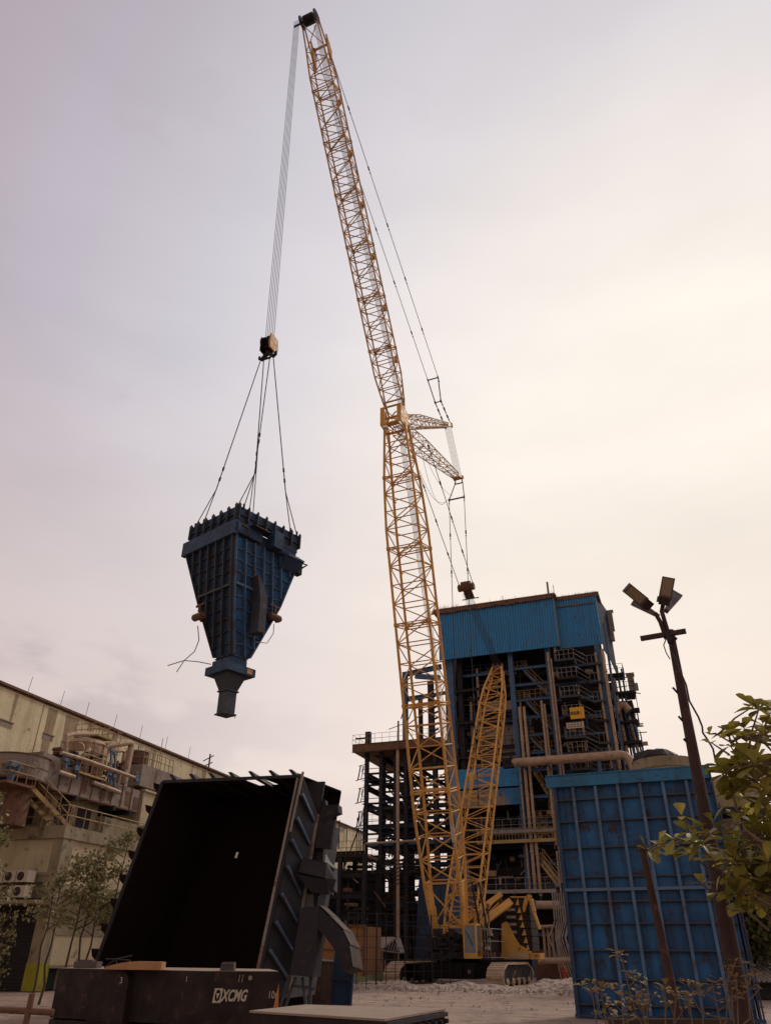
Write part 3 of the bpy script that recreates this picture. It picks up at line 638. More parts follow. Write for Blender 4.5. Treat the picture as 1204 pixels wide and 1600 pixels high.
# brighter skin on the right hand face paints sunlight into the same blue
m = MB(HF2); o = V((0, -.012, 0)); m.add([R1[0]+o, R1[1]+o, R2[1]+o, R2[0]+o, R3[1]+o, R3[0]+o], [(0, 1, 2, 3), (3, 2, 4, 5)]); m.build('sunlit_skin', M['blue'], hop)
m = MB(HF2); m.box(-.22, -.02, -.2, WL+.25, ZF-.02, ZB+.05); m.box(-.2, 1.3, -.2, -.02, ZF+.1, ZB-.02); m.build('flange_band', M['navy'], hop)
# brackets and bearing boxes on the flange
m = MB(HF2)
m.frustum([V((.75, -.55, ZB-.05)), V((1.35, -.55, ZB-.05)), V((1.35, 0, ZB-.05)), V((.75, 0, ZB-.05))], [V((.6, -.45, ZB+.05)), V((1.7, -.45, ZB+.05)), V((1.7, 0, ZB+.05)), V((.6, 0, ZB+.05))]); m.build('bracket', M['dark'], hop)
m = MB(HF2); m.box(1.75, 2.25, -.5, 0, ZF+.05, ZB+.25); m.build('bearing_box', M['navy'], hop)
m = MB(HF2); m.prism([(2.2, -.05, ZF+.2), (2.5, -.65, ZF-.15), (3.5, -.6, ZF-.1), (3.6, -.02, ZF+.35)], (0, 0, .06)); m.prism([(2.5, -.65, ZF-.1), (3.5, -.6, ZF-.05), (3.5, -.05, ZF-.5), (2.5, -.05, ZF-.5)], (0, .05, 0)); m.build('deflector_plate', M['navy'], hop)
m = MB(HF2); m.tube([(.12, -.25, ZF+.45), (.35, -.4, ZF+.3), (.3, -.35, ZF), (.5, -.3, ZF+.1)], .05, 5); m.build('torn_pipework', M['dark'], hop)
m = MB(HF2); m.tube([(3.6, -.1, ZF+.1), (3.95, -.3, ZF+.05), (3.65, -.1, ZF-.25)], .05, 5); m.box(3.5, 3.75, -.2, .1, ZF-.5, ZF); m.build('torn_pipework', M['dark'], hop)
# side chute on the right hand face
def on_face(u, v, y): h = hit(HF2, 1, y, u, v); return V((h.x, y, h.z))
c1 = [on_face(*p, -.05) for p in ((399, 898), (404, 900), (413, 930), (415, 985), (408, 990), (396, 985), (396, 935))]
m = MB(HF2); m.prism([on_face(*p, -.1) for p in ((403, 898), (407, 899), (418, 932), (414, 989), (403, 986), (407, 935))], (0, .55, 0)); m.build('side_chute', M['navy_rib'], hop)
# vibrator motors
for (u, v, y, fc) in ((318, 966, 0, 1), (425, 966, 0, 0)):
    if fc: h = hit(HF2, 0, .55, u, v); c = V((.3, h.y, h.z)); ax_ = V((0, 1, 0))
    else: h = hit(HF2, 1, .5, u, v); c = V((h.x, .35, h.z)); ax_ = V((1, 0, 0))
    m = MB(HF2); m.tube([c-ax_*.28, c+ax_*.28], .155, 14); m.tube([c-ax_*.36, c-ax_*.28], .10, 10); m.tube([c+ax_*.28, c+ax_*.36], .10, 10)
    m.bar(c+V((0, 0, .2)), c+V((0, 0, .5)), .1); m.bar(c+ax_*.25+V((0, 0, .5)), c-ax_*.3+V((0, 0, .5)), .08); m.bar(c, c+V((.4, .3, 0)), .1); m.build('vibrator_motor', M['rust'], hop)
# throat
cx, cy = 1.75, 1.48
zz = lambda v: at(350, v, 29.2).z
m = MB(HF2); m.box(cx-.72, cx+.72, cy-.72, cy+.72, zz(1055), zz(1043)); m.box(cx-.5, cx+.4, cy-.5, cy+.6, zz(1043), ZN); m.build('throat_flange', M['navy'], hop)
m = MB(HF2); m.obox((cx+.4, cy-.73, (zz(1055)+zz(1043))/2), (.14, 0, 0), (0, .012, 0), (0, 0, .1)); m.build('data_plate', M['yellow2'], hop)
m = MB(HF2); m.frustum(ring(cx-.27, cx+.25, cy-.27, cy+.25, zz(1078)), ring(cx-.5, cx+.45, cy-.5, cy+.45, zz(1055))); m.build('throat_cone', M['navy_rib'], hop)
m = MB(HF2); m.box(cx-.26, cx+.24, cy-.26, cy+.24, zz(1114), zz(1079)); m.box(cx-.32, cx+.3, cy-.32, cy+.3, zz(1080), zz(1078)); m.box(cx-.32, cx+.3, cy-.32, cy+.3, zz(1116), zz(1114))
for k in range(7): m.tube([(cx-.3+.09*k, cy-.3, zz(1116)), (cx-.3+.09*k, cy-.32, zz(1116)-.1*random.random()-.03)], .02, 4)
m.build('outlet_spout', M['navy_rib'], hop)
m = MB(WF)
def px(*a): return [at(u, v, 28.6) for u, v in a]
m.tube(px((309, 978), (311, 1000), (304, 1018), (288, 1032), (262, 1040)), .022, 4); m.tube(px((288, 1032), (310, 1034), (330, 1038)), .02, 4); m.tube(px((288, 1032), (276, 1050)), .02, 4)
m.tube(px((428, 975), (427, 990), (417, 1005), (400, 1003)), .018, 4); m.build('dangling_cable', M['ropelt'], hop)
# slings
def sling(foots, lbl):
    top = HF.w((foots[3], 0, -.86)); mid = foots[0]; mb = MB(WF)
    mb.tube([top, mid], .026, 5)
    for t in (.93, .86): p = top.lerp(mid, t); mb.tube([p-(mid-top).normalized()*.1, p+(mid-top).normalized()*.1], .05, 6)
    for f in foots[1:3]: mb.tube([mid, f], .022, 5); mb.tube([f+V((0, 0, .15)), f-V((0, 0, .1))], .05, 6)
    single(mb, 'wire_sling', M['rope'], lbl, 'sling', top, 'wire slings between the hook and the hopper')
def FP(x, y, z=0): return HF2.w((x, y, ZT+z))
tl, tm, tr, tm2 = FP(.3, 2.75), FP(.3, .25), FP(3.3, .2), FP(3.2, 2.9)
sling((at(338, 765, 28.5), FP(0, 2.95), FP(0, 2.35), -.42), 'wire sling running down to the left corner of the hopper, widest slanted of the four')
sling((at(399, 738, 27.2), FP(.25, -.05), FP(.05, .15), -.22), 'wire sling dropping to the near top corner of the hopper')
sling((at(403, 700, 30.5), FP(3.2, 2.9), FP(2.9, 3.0), .15), 'wire sling dropping behind the near corner of the hopper to its hidden far corner')
sling((at(446, 768, 28.7), FP(3.4, -.05), FP(3.0, -.05), .36), 'wire sling running down to the right corner of the hopper')
# ================================================================== BLACK CASING SECTION (left foreground)
k0 = at(300, 1490, 26); KF = Fr(k0.x, k0.y, 12)
def K(u, v, y=0): return hit(KF, 1, y, u, v)
TL, TR = K(255, 1222), K(470, 1213); BR_, BL_ = K(393, 1592), K(119, 1592)
dv = V((.25, 4.2, 0)); dvt = V((.25, 4.2, .25))
cas = thing('casing_section', 'huge black open-mouthed steel casing section leaning behind the counterweights', 'steel casing', KF.w((0, 1, 0)))
def quad(mb, a, b, c, d, th): mb.prism([a, b, c, d], th)
def quad_hole(mb, a, b, c, d, th, s0, s1, t0, t1):
    f = lambda s, t: a.lerp(b, s).lerp(d.lerp(c, s), t)
    for (sa, sb_, ta, tb) in ((0, 1, 0, t0), (0, 1, t1, 1), (0, s0, t0, t1), (s1, 1, t0, t1)): mb.prism([f(sa, ta), f(sb_, ta), f(sb_, tb), f(sa, tb)], th)
m = MB(KF); quad_hole(m, TL+dv, TR+dvt, BR_+dv, BL_+dv, (0, .05, 0), .268, .290, .27, .30); m.build('back_plate', M['soot'], cas)
m = MB(KF); quad(m, TL, BL_, BL_+dv, TL+dv, (-.04, 0, 0)); m.build('side_plate', M['soot'], cas)
m = MB(KF); quad_hole(m, TL, TR, TR+dvt, TL+dv, (0, 0, .04), .56, .72, .06, .40); m.build('top_plate', M['soot'], cas)
m = MB(KF); quad(m, BL_, BR_, BR_+dv, BL_+dv, (0, 0, .04)); m.build('bottom_plate', M['soot'], cas)
fr_ = MB(KF); W_ = .07
for a, b in ((TL, TR), (TR, BR_), (TL, BL_)): fr_.bar(a+V((0, -.03, 0)), b+V((0, -.03, 0)), .10, .07, (0, 1, 0))
fr_.build('mouth_rim', M['dark'], cas)
for i in range(9):
    t = (i+.35)/9.6; p = TL.lerp(BL_, t); f = MB(KF)
    f.prism([p+V((0, 0, .16)), p+V((-.30, 0, .24)), p+V((-.24, 0, .04)), p+V((-.10, 0, -.08)), p+V((0, 0, -.1))], (0, .45, 0)); f.build('edge_fin', M['soot'], cas)
for i in range(7):
    t = (i+.55)/6.9; p = TL.lerp(TR, t); f = MB(KF)
    f.prism([p, p+V((-.20, 0, .23)), p+V((-.09, 0, .24)), p+V((.16, 0, 0))], (0, 3.4, 0)); f.build('edge_fin', M['dark'], cas)
# right side web with ribs
A0, A1, B0, B1 = K(471, 1212, .05), K(398, 1560, .05), K(495, 1278, .9), K(448, 1560, .9)
m = MB(KF); m.prism([A0, B0, B1, A1], (.05, .05, 0)); m.prism([TR, A0, A1, BR_], (.02, .06, 0)); m.prism([B0, B0+V((.1, 2.6, 0)), B1+V((.1, 2.6, 0)), B1], (-.05, 0, 0)); m.build('side_web', M['navy_rib'], cas)
m = MB(KF); m.bar(A0+V((-.03, -.08, .05)), A1+V((-.03, -.08, 0)), .16, .05, (0, 1, 0)); m.bar(A0+V((.08, -.10, .1)), A0.lerp(A1, .28)+V((.06, -.1, 0)), .06, .08, (0, 1, 0)); m.bar(B0+V((.05, -.05, .1)), B1, .10, .06, (0, 1, 0)); m.build('side_flange', M['rustgrey'], cas)
for (a, b) in (((473, 1240), (491, 1281)), ((465, 1277), (484, 1318)), ((457, 1312), (474, 1347)), ((450, 1353), (470, 1398)), ((441, 1396), (464, 1440)), ((432, 1440), (457, 1484)), ((422, 1484), (451, 1530))):
    p, q = K(*a, -.12), K(*b, .7); f = MB(KF); f.bar(p, q, .035, .08, (0, 0, 1)); f.build('web_rib', M['bluelt'], cas)
    f = MB(KF); z = V((0, 0, -.05)); f.prism([p+z, q+z, q+z+V((-.3, .3, .0)), p+z+V((-.32, .28, .1))], (0, 0, -.03)); f.build('web_gusset', M['navy_rib'], cas)
def kp(pts, y, th, nm, mt): m = MB(KF); m.prism([K(u, v, y) for u, v in pts], (0, th, 0)); return m.build(nm, mt, cas)
kp(((474, 1222), (507, 1221), (497, 1283), (483, 1278)), 1.0, .12, 'upper_plate', M['dark'])
kp(((488, 1262), (502, 1246), (508, 1250), (510, 1262), (498, 1420), (490, 1420)), 1.1, .3, 'backing_plate', M['dark'])
kp(((503, 1258), (528, 1257), (529, 1269), (515, 1274), (504, 1284), (496, 1285)), .9, .5, 'lifting_bracket', M['dark'])
kp(((497, 1284), (523, 1280), (516, 1326), (492, 1325)), .8, .25, 'side_plate', M['dark'])
kp(((466, 1300), (477, 1290), (500, 1340), (512, 1352), (512, 1390), (470, 1400)), 1.3, 1.2, 'backing_plate', M['navy_rib'])
m = MB(KF)   # open box bracket
a, b, c, d = K(473, 1342, .3), K(510, 1350, .3), K(508, 1372, .1), K(466, 1362, .1)
m.prism([a, b, b+V((.05, .9, -.1)), a+V((.05, .9, -.1))], (0, 0, .04)); m.prism([d, c, c+V((.1, .9, -.35)), d+V((.1, .9, -.35))], (0, 0, .04)); m.prism([a, b, c, d], (0, .9, -.1))
m.prism([b, K(522, 1374, .4), K(515, 1398, .4), c], (.04, .1, 0)); m.prism([K(463, 1366, .15), K(508, 1374, .15), K(515, 1397, .3), K(486, 1394, .3)], (0, .5, 0)); m.build('box_bracket', M['dark'], cas)
m = MB(KF)
m.prism([K(u, v, -.05) for u, v in ((471, 1418), (499, 1415), (487, 1527), (452, 1523))], (0, .9, 0)); m.build('chute_body', M['dark'], cas)
def sweep(pts_top, pts_bot, th):
    m = MB(KF)
    for i in range(len(pts_top)-1): m.prism([pts_top[i], pts_top[i+1], pts_bot[i+1], pts_bot[i]], th)
    return m
tp = [K(u, v, y) for u, v, y in ((497, 1415, .0), (515, 1433, .1), (536, 1455, .2), (546, 1478, .25), (550, 1512, .3))]
bt = [K(u, v, y) for u, v, y in ((495, 1450, .0), (508, 1464, .1), (520, 1480, .2), (528, 1495, .25), (533, 1517, .3))]
sweep(tp, bt, (.1, .8, -.1)).build('curved_chute', M['rustgrey'] if 0 else M['dark'], cas, 'bent rectangular chute with dusty top')
m = MB(KF)
for i in range(4): m.prism([tp[i]+V((0, -.02, .03)), tp[i+1]+V((0.02, -.02, .03)), tp[i+1]+V((.12, .82, -.07)), tp[i]+V((.1, .82, -.07))], (0, 0, .03))
m.build('chute_lid', M['lidgrey'], cas)
for (a, b) in (((452, 1524), (438, 1572)), ((462, 1527), (446, 1572)), ((472, 1527), (478, 1570)), ((486, 1520), (484, 1570)), ((455, 1540), (492, 1545)), ((500, 1400), (497, 1420)), ((507, 1398), (502, 1425))):
    m = MB(KF); m.bar(K(*a, .4), K(*b, .4), .09, .07); m.build('support_leg', M['navy_rib'], cas)
# steel offcuts beside the casing
p = gnd(495, 1571); m = MB(WF); OF = Fr(p.x, p.y, 20)
m = MB(OF); n = 18
for s in range(n):
    a, b = 2*math.pi*s/n, 2*math.pi*(s+1)/n; R_ = .62
    m.add([(R_*math.cos(a), 0, 0), (R_*math.cos(b), 0, 0), (R_*math.cos(b)+.12, 0, 1.35), (R_*math.cos(a)+.12, 0, 1.35)], [(0, 1, 2, 3)])
m = MB(OF); m.tube([(0, 0, .02), (.06, 0, 1.4)], .58, 20); m.tube([(.06, 0, 1.38), (.065, 0, 1.44)], .62, 20)
single(m, 'steel_drum', M['drum'], 'upright rusty brown drum standing under the curved chute', 'drum', p)
p = gnd(527, 1572); OF = Fr(p.x, p.y, 14); m = MB(OF); m.prism([(-.42, 0, 0), (.45, 0, 0), (.55, .15, 1.75), (-.2, .15, 1.75)], (0, .10, 0)); m.bar((.5, -.05, 0), (.6, .1, 1.75), .08, .12); m.box(-.42, .45, -.06, 0, .8, .9)
single(m, 'steel_plate', M['navy'], 'leaning dark blue steel plate right of the rusty drum', 'steel plate', p)
p = gnd(466, 1570); OF = Fr(p.x, p.y, 10); m = MB(OF)
m.tube([(.45, .3, 1.95+.62*math.sin(t*math.pi/8)) if 0 else (.35+.42*math.cos(t*math.pi/8), .3, 2.15+.5*math.sin(t*math.pi/8)) for t in range(17)], .09, 6); m.bar((.35, .3, 0), (.35, .3, 1.7), .09)
single(m, 'ring_bracket', M['dark'], 'dark steel ring on a post seen below the curved chute', 'steel ring', p)
# ================================================================== FOREGROUND COUNTERWEIGHTS
ZW = 1.38; a, b, c = gnd(93, 1513.5, ZW), gnd(323, 1518, ZW), gnd(437, 1518.5, ZW)
def flat(p, z): return V((p.x, p.y, z))
back = V((-.42, 1.9, 0)); 
def cw(z0, z1, nm, lbl, ins=0):
    cw_ = thing(nm, lbl, 'counterweight', flat(b+V((-.5, 1, 0)), z0), 'black crane counterweight slabs lying on the ground')
    m = MB(WF); poly = [flat(a, z0), flat(b, z0), flat(c, z0), flat(c+back, z0), flat(a+back+V((.1, .3, 0)), z0)]
    m.prism(poly, (0, 0, z1-z0)); m.build('body', M['cwt'], cw_); return cw_
w1 = cw(.02, .62, 'counterweight_slab', 'lower black counterweight slab under the lettered one, mostly below the frame edge')
w2_ = cw(.645, ZW, 'counterweight_slab', 'upper black counterweight slab with white XCMG lettering in front of the casing')
m = MB(WF); poly = [flat(a, ZW)+V((.03, .04, 0)), flat(b, ZW)+V((0, .04, 0)), flat(c, ZW)+V((-.03, .04, 0)), flat(c+back, ZW), flat(a+back+V((.1, .3, 0)), ZW)]; m.prism([p+V((0, 0, .003)) for p in poly], (0, 0, .006)); m.build('dusty_top', M['cwtop'], w2_)
dx = (c-b); dx.z = 0; dx.normalize(); lx = (b-a); lx.z = 0; lx.normalize(); nx_ = V((lx.y, -lx.x, 0)); nr = V((dx.y, -dx.x, 0))
def onw(u, v, p0, n):
    d = ray(u, v); t = (p0-EYE).dot(n)/d.dot(n); return EYE+d*t
# logo: square mark with triangle, then bold slanted letters
o_ = onw(345, 1564, b, nr)+nr*.012; tt = text('XCMG', .22, M['white'], w2_, o_, dx, off=.007, shear=.35, ext=.003, sx=.62)
o2 = onw(331.5, 1567, b, nr)+nr*.012; s_ = .20; sh = V((0, 0, 1))
def lg(pts): return [o2+dx*(x*s_*.78+y*.10*s_)+sh*(y*s_) for x, y in pts]
m = MB(WF)
outer = [(0, 0), (.85, 0), (.85, 1), (0, 1)]; inner = [(.18, .30), (.42, .08), (.66, .30), (.66, .70), (.50, .88), (.34, .88), (.18, .70)]
ring_ = [(0, 0), (.42, 0), (.85, 0), (.85, .5), (.85, 1), (.42, 1), (0, 1), (0, .5)]; inn = [(.2, .22), (.42, .08), (.66, .22), (.72, .5), (.62, .84), (.42, .9), (.24, .84), (.14, .5)]
for i in range(8):
    j = (i+1) % 8; m.prism(lg([ring_[i], ring_[j], inn[j], inn[i]]), nr*.004)
m.prism(lg([(.26, .66), (.60, .66), (.43, .24)]), nr*.004); m.build('emblem', M['white'], w2_)
text('10t', .15, M['white'], w2_, onw(418, 1560, b, nr)+nr*.012, dx, ext=.002, sx=.75)
text('3', .13, M['white'], w2_, onw(197, 1536, a, nx_)+nx_*.16, lx, ext=.002); text('1', .11, M['white'], w2_, onw(290, 1534, a, nx_)+nx_*.012, lx, ext=.002)
m = MB(WF); m.prism([onw(427, 1574, b, nr)+nr*.008, onw(435, 1574, b, nr)+nr*.008, onw(435.5, 1536, b, nr)+nr*.008], nr*.006); m.build('hazard_wedge', M['orange'], w2_)
# rounded lifting lug on the long face
lp = onw(197, 1540, a, nx_); m = MB(WF)
pts = [lp+lx*(-.62)+V((0, 0, .20))]+[lp+lx*(.16*math.sin(t*math.pi/12))+V((0, 0, .05+.16*math.cos(t*math.pi/12))) for t in range(0, 7)]+[lp+lx*.16-V((0, 0, .62)), lp-lx*.62-V((0, 0, .62))]
m.prism(pts, nx_*.14); m.bar(lp-lx*.55-V((0, 0, .5))+nx_*.15, lp+lx*.1-V((0, 0, .5))+nx_*.15, .02, .02); m.build('lifting_pad', M['cwt'], w2_)
m = MB(WF); q = onw(391, 1528, b, nr); m.tube([q, q+nr*.05], .035, 10)
for u in (373, 378): m.bar(onw(u+2, 1523, b, nr)+nr*.006, onw(u, 1535, b, nr)+nr*.006, .012, .01)
m.build('bolt_boss', M['cwtop'], w2_)
# things lying on the slab
tp_ = lambda u, v: gnd(u, v, ZW)
p = tp_(204, 1516.6); m = MB(WF); L_ = gnd(248, 1516.8, ZW)-gnd(160, 1515.5, ZW); q0 = gnd(160, 1515.8, ZW)+V((0, .10, .01)); n = 14
up_, lo = [], []
for i in range(n+1): t = i/n; up_.append(q0+L_*t+V((0, 0, .02+.10*min(1, (t*2.2))**.6*(1 if t < .98 else .95)))); lo.append(q0+L_*t)
m.prism(lo+up_[::-1], (0, .28, 0)); single(m, 'timber_offcut', M['wood'], 'tapered brown timber offcut lying on the lettered counterweight', 'timber', p+V((0, .1, 0)))
p = tp_(352, 1518); m = MB(WF); q = p+V((0, .12, .012)); m.frustum([q+V(v) for v in ((-.12, 0, 0), (.12, 0, 0), (.12, .2, 0), (-.12, .2, 0))], [q+V(v) for v in ((-.09, .02, .12), (.11, .02, .12), (.11, .18, .12), (-.09, .18, .12))]); m.bar(q+V((-.1, -.01, .09)), q+V((.11, -.01, .09)), .02, .02)
for k in range(4): m.bar(q+V((-.09+.055*k, -.01, .0)), q+V((-.085+.055*k, -.01, .1)), .012, .012)
single(m, 'steel_shoe', M['lamp'], 'small grey slotted steel shoe sitting on the lettered counterweight', 'steel shoe', p+V((0, .1, 0)))
p = tp_(118, 1514.5); m = MB(WF); q = p+V((0, .5, .012)); m.box(q.x-.22, q.x+.2, q.y, q.y+.3, q.z, q.z+.10); m.box(q.x-.12, q.x+.1, q.y, q.y+.2, q.z+.1, q.z+.13)
single(m, 'steel_block', M['lamp'], 'low grey steel block at the far left end of the counterweight', 'steel block', q)
p = tp_(146, 1514.5); m = MB(WF); q = p+V((.15, .9, .012)); m.tube([q+V((-.25, 0, .0)), q+V((-.05, 0, .14)), q+V((.2, .05, .12)), q+V((.3, 0, 0))], .012, 5); m.tube([q+V((-.25, 0, .14)), q+V((-.05, 0, .14)), q+V((.22, .1, .20))], .012, 5); m.tube([q+V((-.05, 0, .14)), q+V((0, 0, 0))], .012, 5)
single(m, 'bent_rod', M['rope'], 'thin bent steel rod beside the timber offcut', 'rod', q)
# low flat slab in front
ZS = 1.0; P4 = [gnd(u, v, ZS) for u, v in ((392, 1579), (478, 1569.5), (694, 1576), (600, 1592))]
sl_ = thing('counterweight_slab', 'flat counterweight slab with clean dusty top at the bottom middle', 'counterweight', flat(P4[0], 0), 'black crane counterweight slabs lying on the ground')
m = MB(WF); m.prism([p-V((0, 0, .99)) for p in P4], (0, 0, .965)); m.build('body', M['cwt'], sl_)
m = MB(WF); cen = sum(P4, V())/4; m.prism([p+(p-cen)*.015-V((0, 0, .024)) for p in P4], (0, 0, .024)); m.build('top_sheet', M['cwtop'], sl_)
e0, e1 = P4[3], P4[2]; en = (e1-e0).cross(V((0, 0, 1))).normalized(); f = MB(WF)
for k in range(9): p = e0.lerp(e1, (k+.4)/9); f.bar(p+en*.03-V((0, 0, .1)), p+en*.03-V((0, 0, .9)), .05, .06); f.tube([p+en*.04-V((0, 0, .13)), p+en*.10-V((0, 0, .13))], .028, 8)
f.bar(e0+en*.03-V((0, 0, .06)), e1+en*.03-V((0, 0, .06)), .04, .05); f.build('edge_rib', M['dark'], sl_)
# ================================================================== BLUE RIBBED CASING (right)
g0 = gnd(1030, 1594); PF = Fr(g0.x, g0.y, 21.5)
def Pp(u, v, y=0): return hit(PF, 1, y, u, v)
bc = thing('ribbed_casing', 'tall blue ribbed steel casing box standing behind the lamp post', 'steel casing', PF.w((0, 0, 0)))
xL, xR = Pp(868, 1236).x, Pp(1106, 1218).x; zT, zF = Pp(853, 1214).z, Pp(855, 1231).z; zM = Pp(875, 1391).z; zM2 = Pp(1000, 1381).z
m = MB(PF); m.box(xL, xR, .16, 1.9, .02, zM-.03); m.box(xL-.03, xR+.05, .14, 1.9, zM+.02, zF); m.build('shell', M['blue'], bc)
m = MB(PF); m.box(xL-.32, xR+.04, -.10, .14, zF-.02, zT); m.box(xL-.32, xR+.1, -.1, 2.0, zT-.05, zT+.03); m.build('top_flange', M['blue_top'], bc)
m = MB(PF); m.box(xR+.055, xR+.11, -.05, 2.0, .05, zT-.02); m.box(xR+.03, xR+.30, -.02, .05, .05, zT-.8) if 0 else None; m.build('end_plate', M['navy'], bc)
m = MB(PF); m.box(xL-.05, xR+.08, -.06, .2, zM-.045, zM+.045); m.build('middle_flange', M['bluelt'], bc)
xs_ = [Pp(u, 1222).x for u in (893, 928, 963, 998, 1034, 1071)]
for x in xs_:
    for z0, z1 in ((.1, zM-.05), (zM+.05, zF-.03)):
        r_ = MB(PF); r_.box(x-.05, x+.05, -.035, -.008, z0, z1); r_.box(x-.012, x+.012, -.01, .16, z0, z1); r_.build('vertical_rib', M['blue_rib'], bc)
hz = [Pp(885, v).z for v in (1250, 1284, 1325, 1371, 1409, 1443, 1484, 1529, 1568)]
for i, z in enumerate(hz):
    r_ = MB(PF); r_.box(xL, xR, .0, .165, z-.028, z+.022); r_.build('horizontal_stiffener', M['navy_rib'], bc)
m = MB(PF); m.box(xL-.12, xR+.2, -.12, .3, .0, .10); m.box(xL-.1, xL+.02, -.05, .3, .1, zF); m.build('base_channel', M['navy'], bc)
m = MB(PF)     # ladder-like thin side frame on the right flank
m.bar((xR+.16, -.03, .1), (xR+.16, -.03, zT-1.2), .05)
for k in range(9): m.bar((xR+.1, 0, .4+k*.6), (xR+.22, -.04, .4+k*.6), .03)
m.build('edge_angle', M['navy_rib'], bc)
# far blue casing behind the boom
p = at(672, 1512, 63); DF = Fr(p.x, p.y, 20); c2 = thing('ribbed_casing', 'smaller dark blue ribbed casing standing behind the crane boom foot', 'steel casing', flat(p, 0))
m = MB(DF); zt_ = hit(DF, 1, 0, 665, 1368).z; m.prism([(-1.2, 0, .9), (1.9, 0, .9), (1.7, 0, zt_), (-.75, 0, zt_)], (0, 2, 0)); m.build('shell', M['navy'], c2)
m = MB(DF); m.box(-1.45, 2.0, -.1, 2.1, .2, .95); m.build('base_skirt', M['blue'], c2)
m = MB(DF)
for k in range(5): m.bar((-1.0+k*.55, -.04, .95), (-.6+k*.5, -.04, zt_), .05)
for k in range(1, 9): z = .95+(zt_-.95)*k/9; m.bar((-1.2+.05*k, -.03, z), (1.9, -.03, z), .04)
m.build('stiffener', M['navy_rib'], c2)
# ================================================================== LAMP POST
LPx = at(1160, 1596, 9.8); lpb = flat(LPx, 0)
lam = thing('lamp_post', 'rust brown twin-arm lamp post with a short crossbar in front of the blue casing', 'lamp post', lpb)
Yl = 9.8; topn = at(1046, 985, Yl); ax_ = (topn-lpb).normalized()
m = MB(WF); m.tube([lpb, lpb.lerp(topn, .5), topn], [.118, .082, .05], 16); m.tube([lpb, lpb+ax_*.5], .16, 16); m.build('pole', M['pole'], lam, smooth=False)
m = MB(WF); m.bar(at(1000, 998, Yl+.1), at(1071, 986, Yl-.15), .06, .06); m.build('crossbar', M['pole'], lam)
jt = topn+V((0, 0, -.1))
for (pts, hp, hq, wv, s) in ((((1040, 998), (1031, 972), (1023, 958)), (1015, 948), (978, 918), 17, 0), (((1044, 992), (1033, 955), (1036, 940)), (1036, 946), (1044, 902), 19, 1)):
    m = MB(WF); m.tube([at(u, v, Yl) for u, v in pts], .030, 10); arm = m.build('arm', M['pole'], lam)
    A_, B_ = at(*hp, Yl-.05), at(*hq, Yl-.25); d = (B_-A_); ln = d.length; d.normalize()
    view = (A_-EYE).normalized(); w = d.cross(view).normalized(); nn = w.cross(d).normalized()
    if nn.dot(view) > 0: nn = -nn
    hw = wv/2/F*10.6
    hd = MB(WF); hd.obox(A_+d*ln*.62, d*ln*.38, w*hw, nn*.035); hd.obox(A_+d*ln*.18, d*ln*.17, w*hw*.86, nn*.05); hd.obox(A_+d*ln*.18+w*hw*.95, d*ln*.10, w*hw*.25, nn*.05); hdo = hd.build('lamp_head', M['lamp'], lam)
    g = MB(WF); g.obox(A_+d*ln*.64+nn*.037, d*ln*.31, w*hw*.78, nn*.004); g.build('diffuser', M['lens'], hdo)
    g = MB(WF)
    for k in range(5): g.obox(A_+d*ln*(.06+.05*k)+nn*.055, d*.006, w*hw*.8, nn*.012)
    g.build('cooling_fin', M['pole'], hdo)
for (a_, b_, hw) in (((1027, 962), (990, 940), .07), ((1040, 955), (1057, 928), .08)):
    A_, B_ = at(*a_, Yl+.1), at(*b_, Yl+.45); d = (B_-A_); ln = d.length; d.normalize(); w = d.cross((A_-EYE).normalized()).normalized(); nn = w.cross(d)
    hd = MB(WF); hd.frustum([A_+w*.03+nn*.03, A_-w*.03+nn*.03, A_-w*.03-nn*.03, A_+w*.03-nn*.03], [B_+w*hw+nn*.03, B_-w*hw+nn*.03, B_-w*hw-nn*.03, B_+w*hw-nn*.03]); hd.build('lamp_head', M['lamp'], lam, 'lamp head turned away from the camera, seen from behind')
m = MB(WF)
m.tube([at(u, v, Yl-.15) for u, v in ((1050, 1020), (1060, 1045), (1071, 1070), (1076, 1095), (1090, 1120), (1096, 1135), (1097, 1145), (1104, 1155), (1113, 1170), (1117, 1190), (1126, 1202), (1131, 1217))], .013, 5)
m.tube([at(u, v, Yl-.12) for u, v in ((1040, 998), (1036, 1008), (1040, 1020), (1046, 1030))], .008, 4); m.build('loose_cable', M['rope'], lam)
m = MB(WF)
for (u, v) in ((1053, 1080), (1062, 1125), (1070, 1160)): m.bar(at(u-3, v-6, Yl), at(u+7, v+5, Yl), .022)
for k in range(4): m.tube([at(1040+k*3, 985+k*6, Yl-.08), at(1046+k*3, 1005-k*3, Yl-.1)], .03, 6)
m.build('clip', M['dark'], lam)
# leaning thin post
pb = flat(at(1071, 1603, 9.2), 0); pt_ = at(1003, 1326, 9.5)
m = MB(WF); m.tube([pb-(pt_-pb)*.03, pt_], [.052, .04], 10); m.tube([pt_-V((0, 0, .02)), pt_+V((0, 0, .03))], .058, 10)
single(m, 'leaning_post', M['pole'], 'thin rusty post leaning left of the lamp post', 'post', pb)
# pipe barrier at lower left
m = MB(WF); q = lambda u, v, Y=14.5: at(u, v, Y)
bp = flat(q(40, 1600), 0); bt_ = q(51, 1552)
m.tube([bp, bt_], .052, 8); pp = MB(WF); pp.tube([q(-60, 1574), q(84, 1582)], .048, 8)
bar_ = thing('pipe_barrier', 'rusty brown pipe barrier with one upright at the lower left corner', 'barrier', bp)
m.build('upright', M['rust'], bar_); pp.build('rail', M['rust'], bar_)
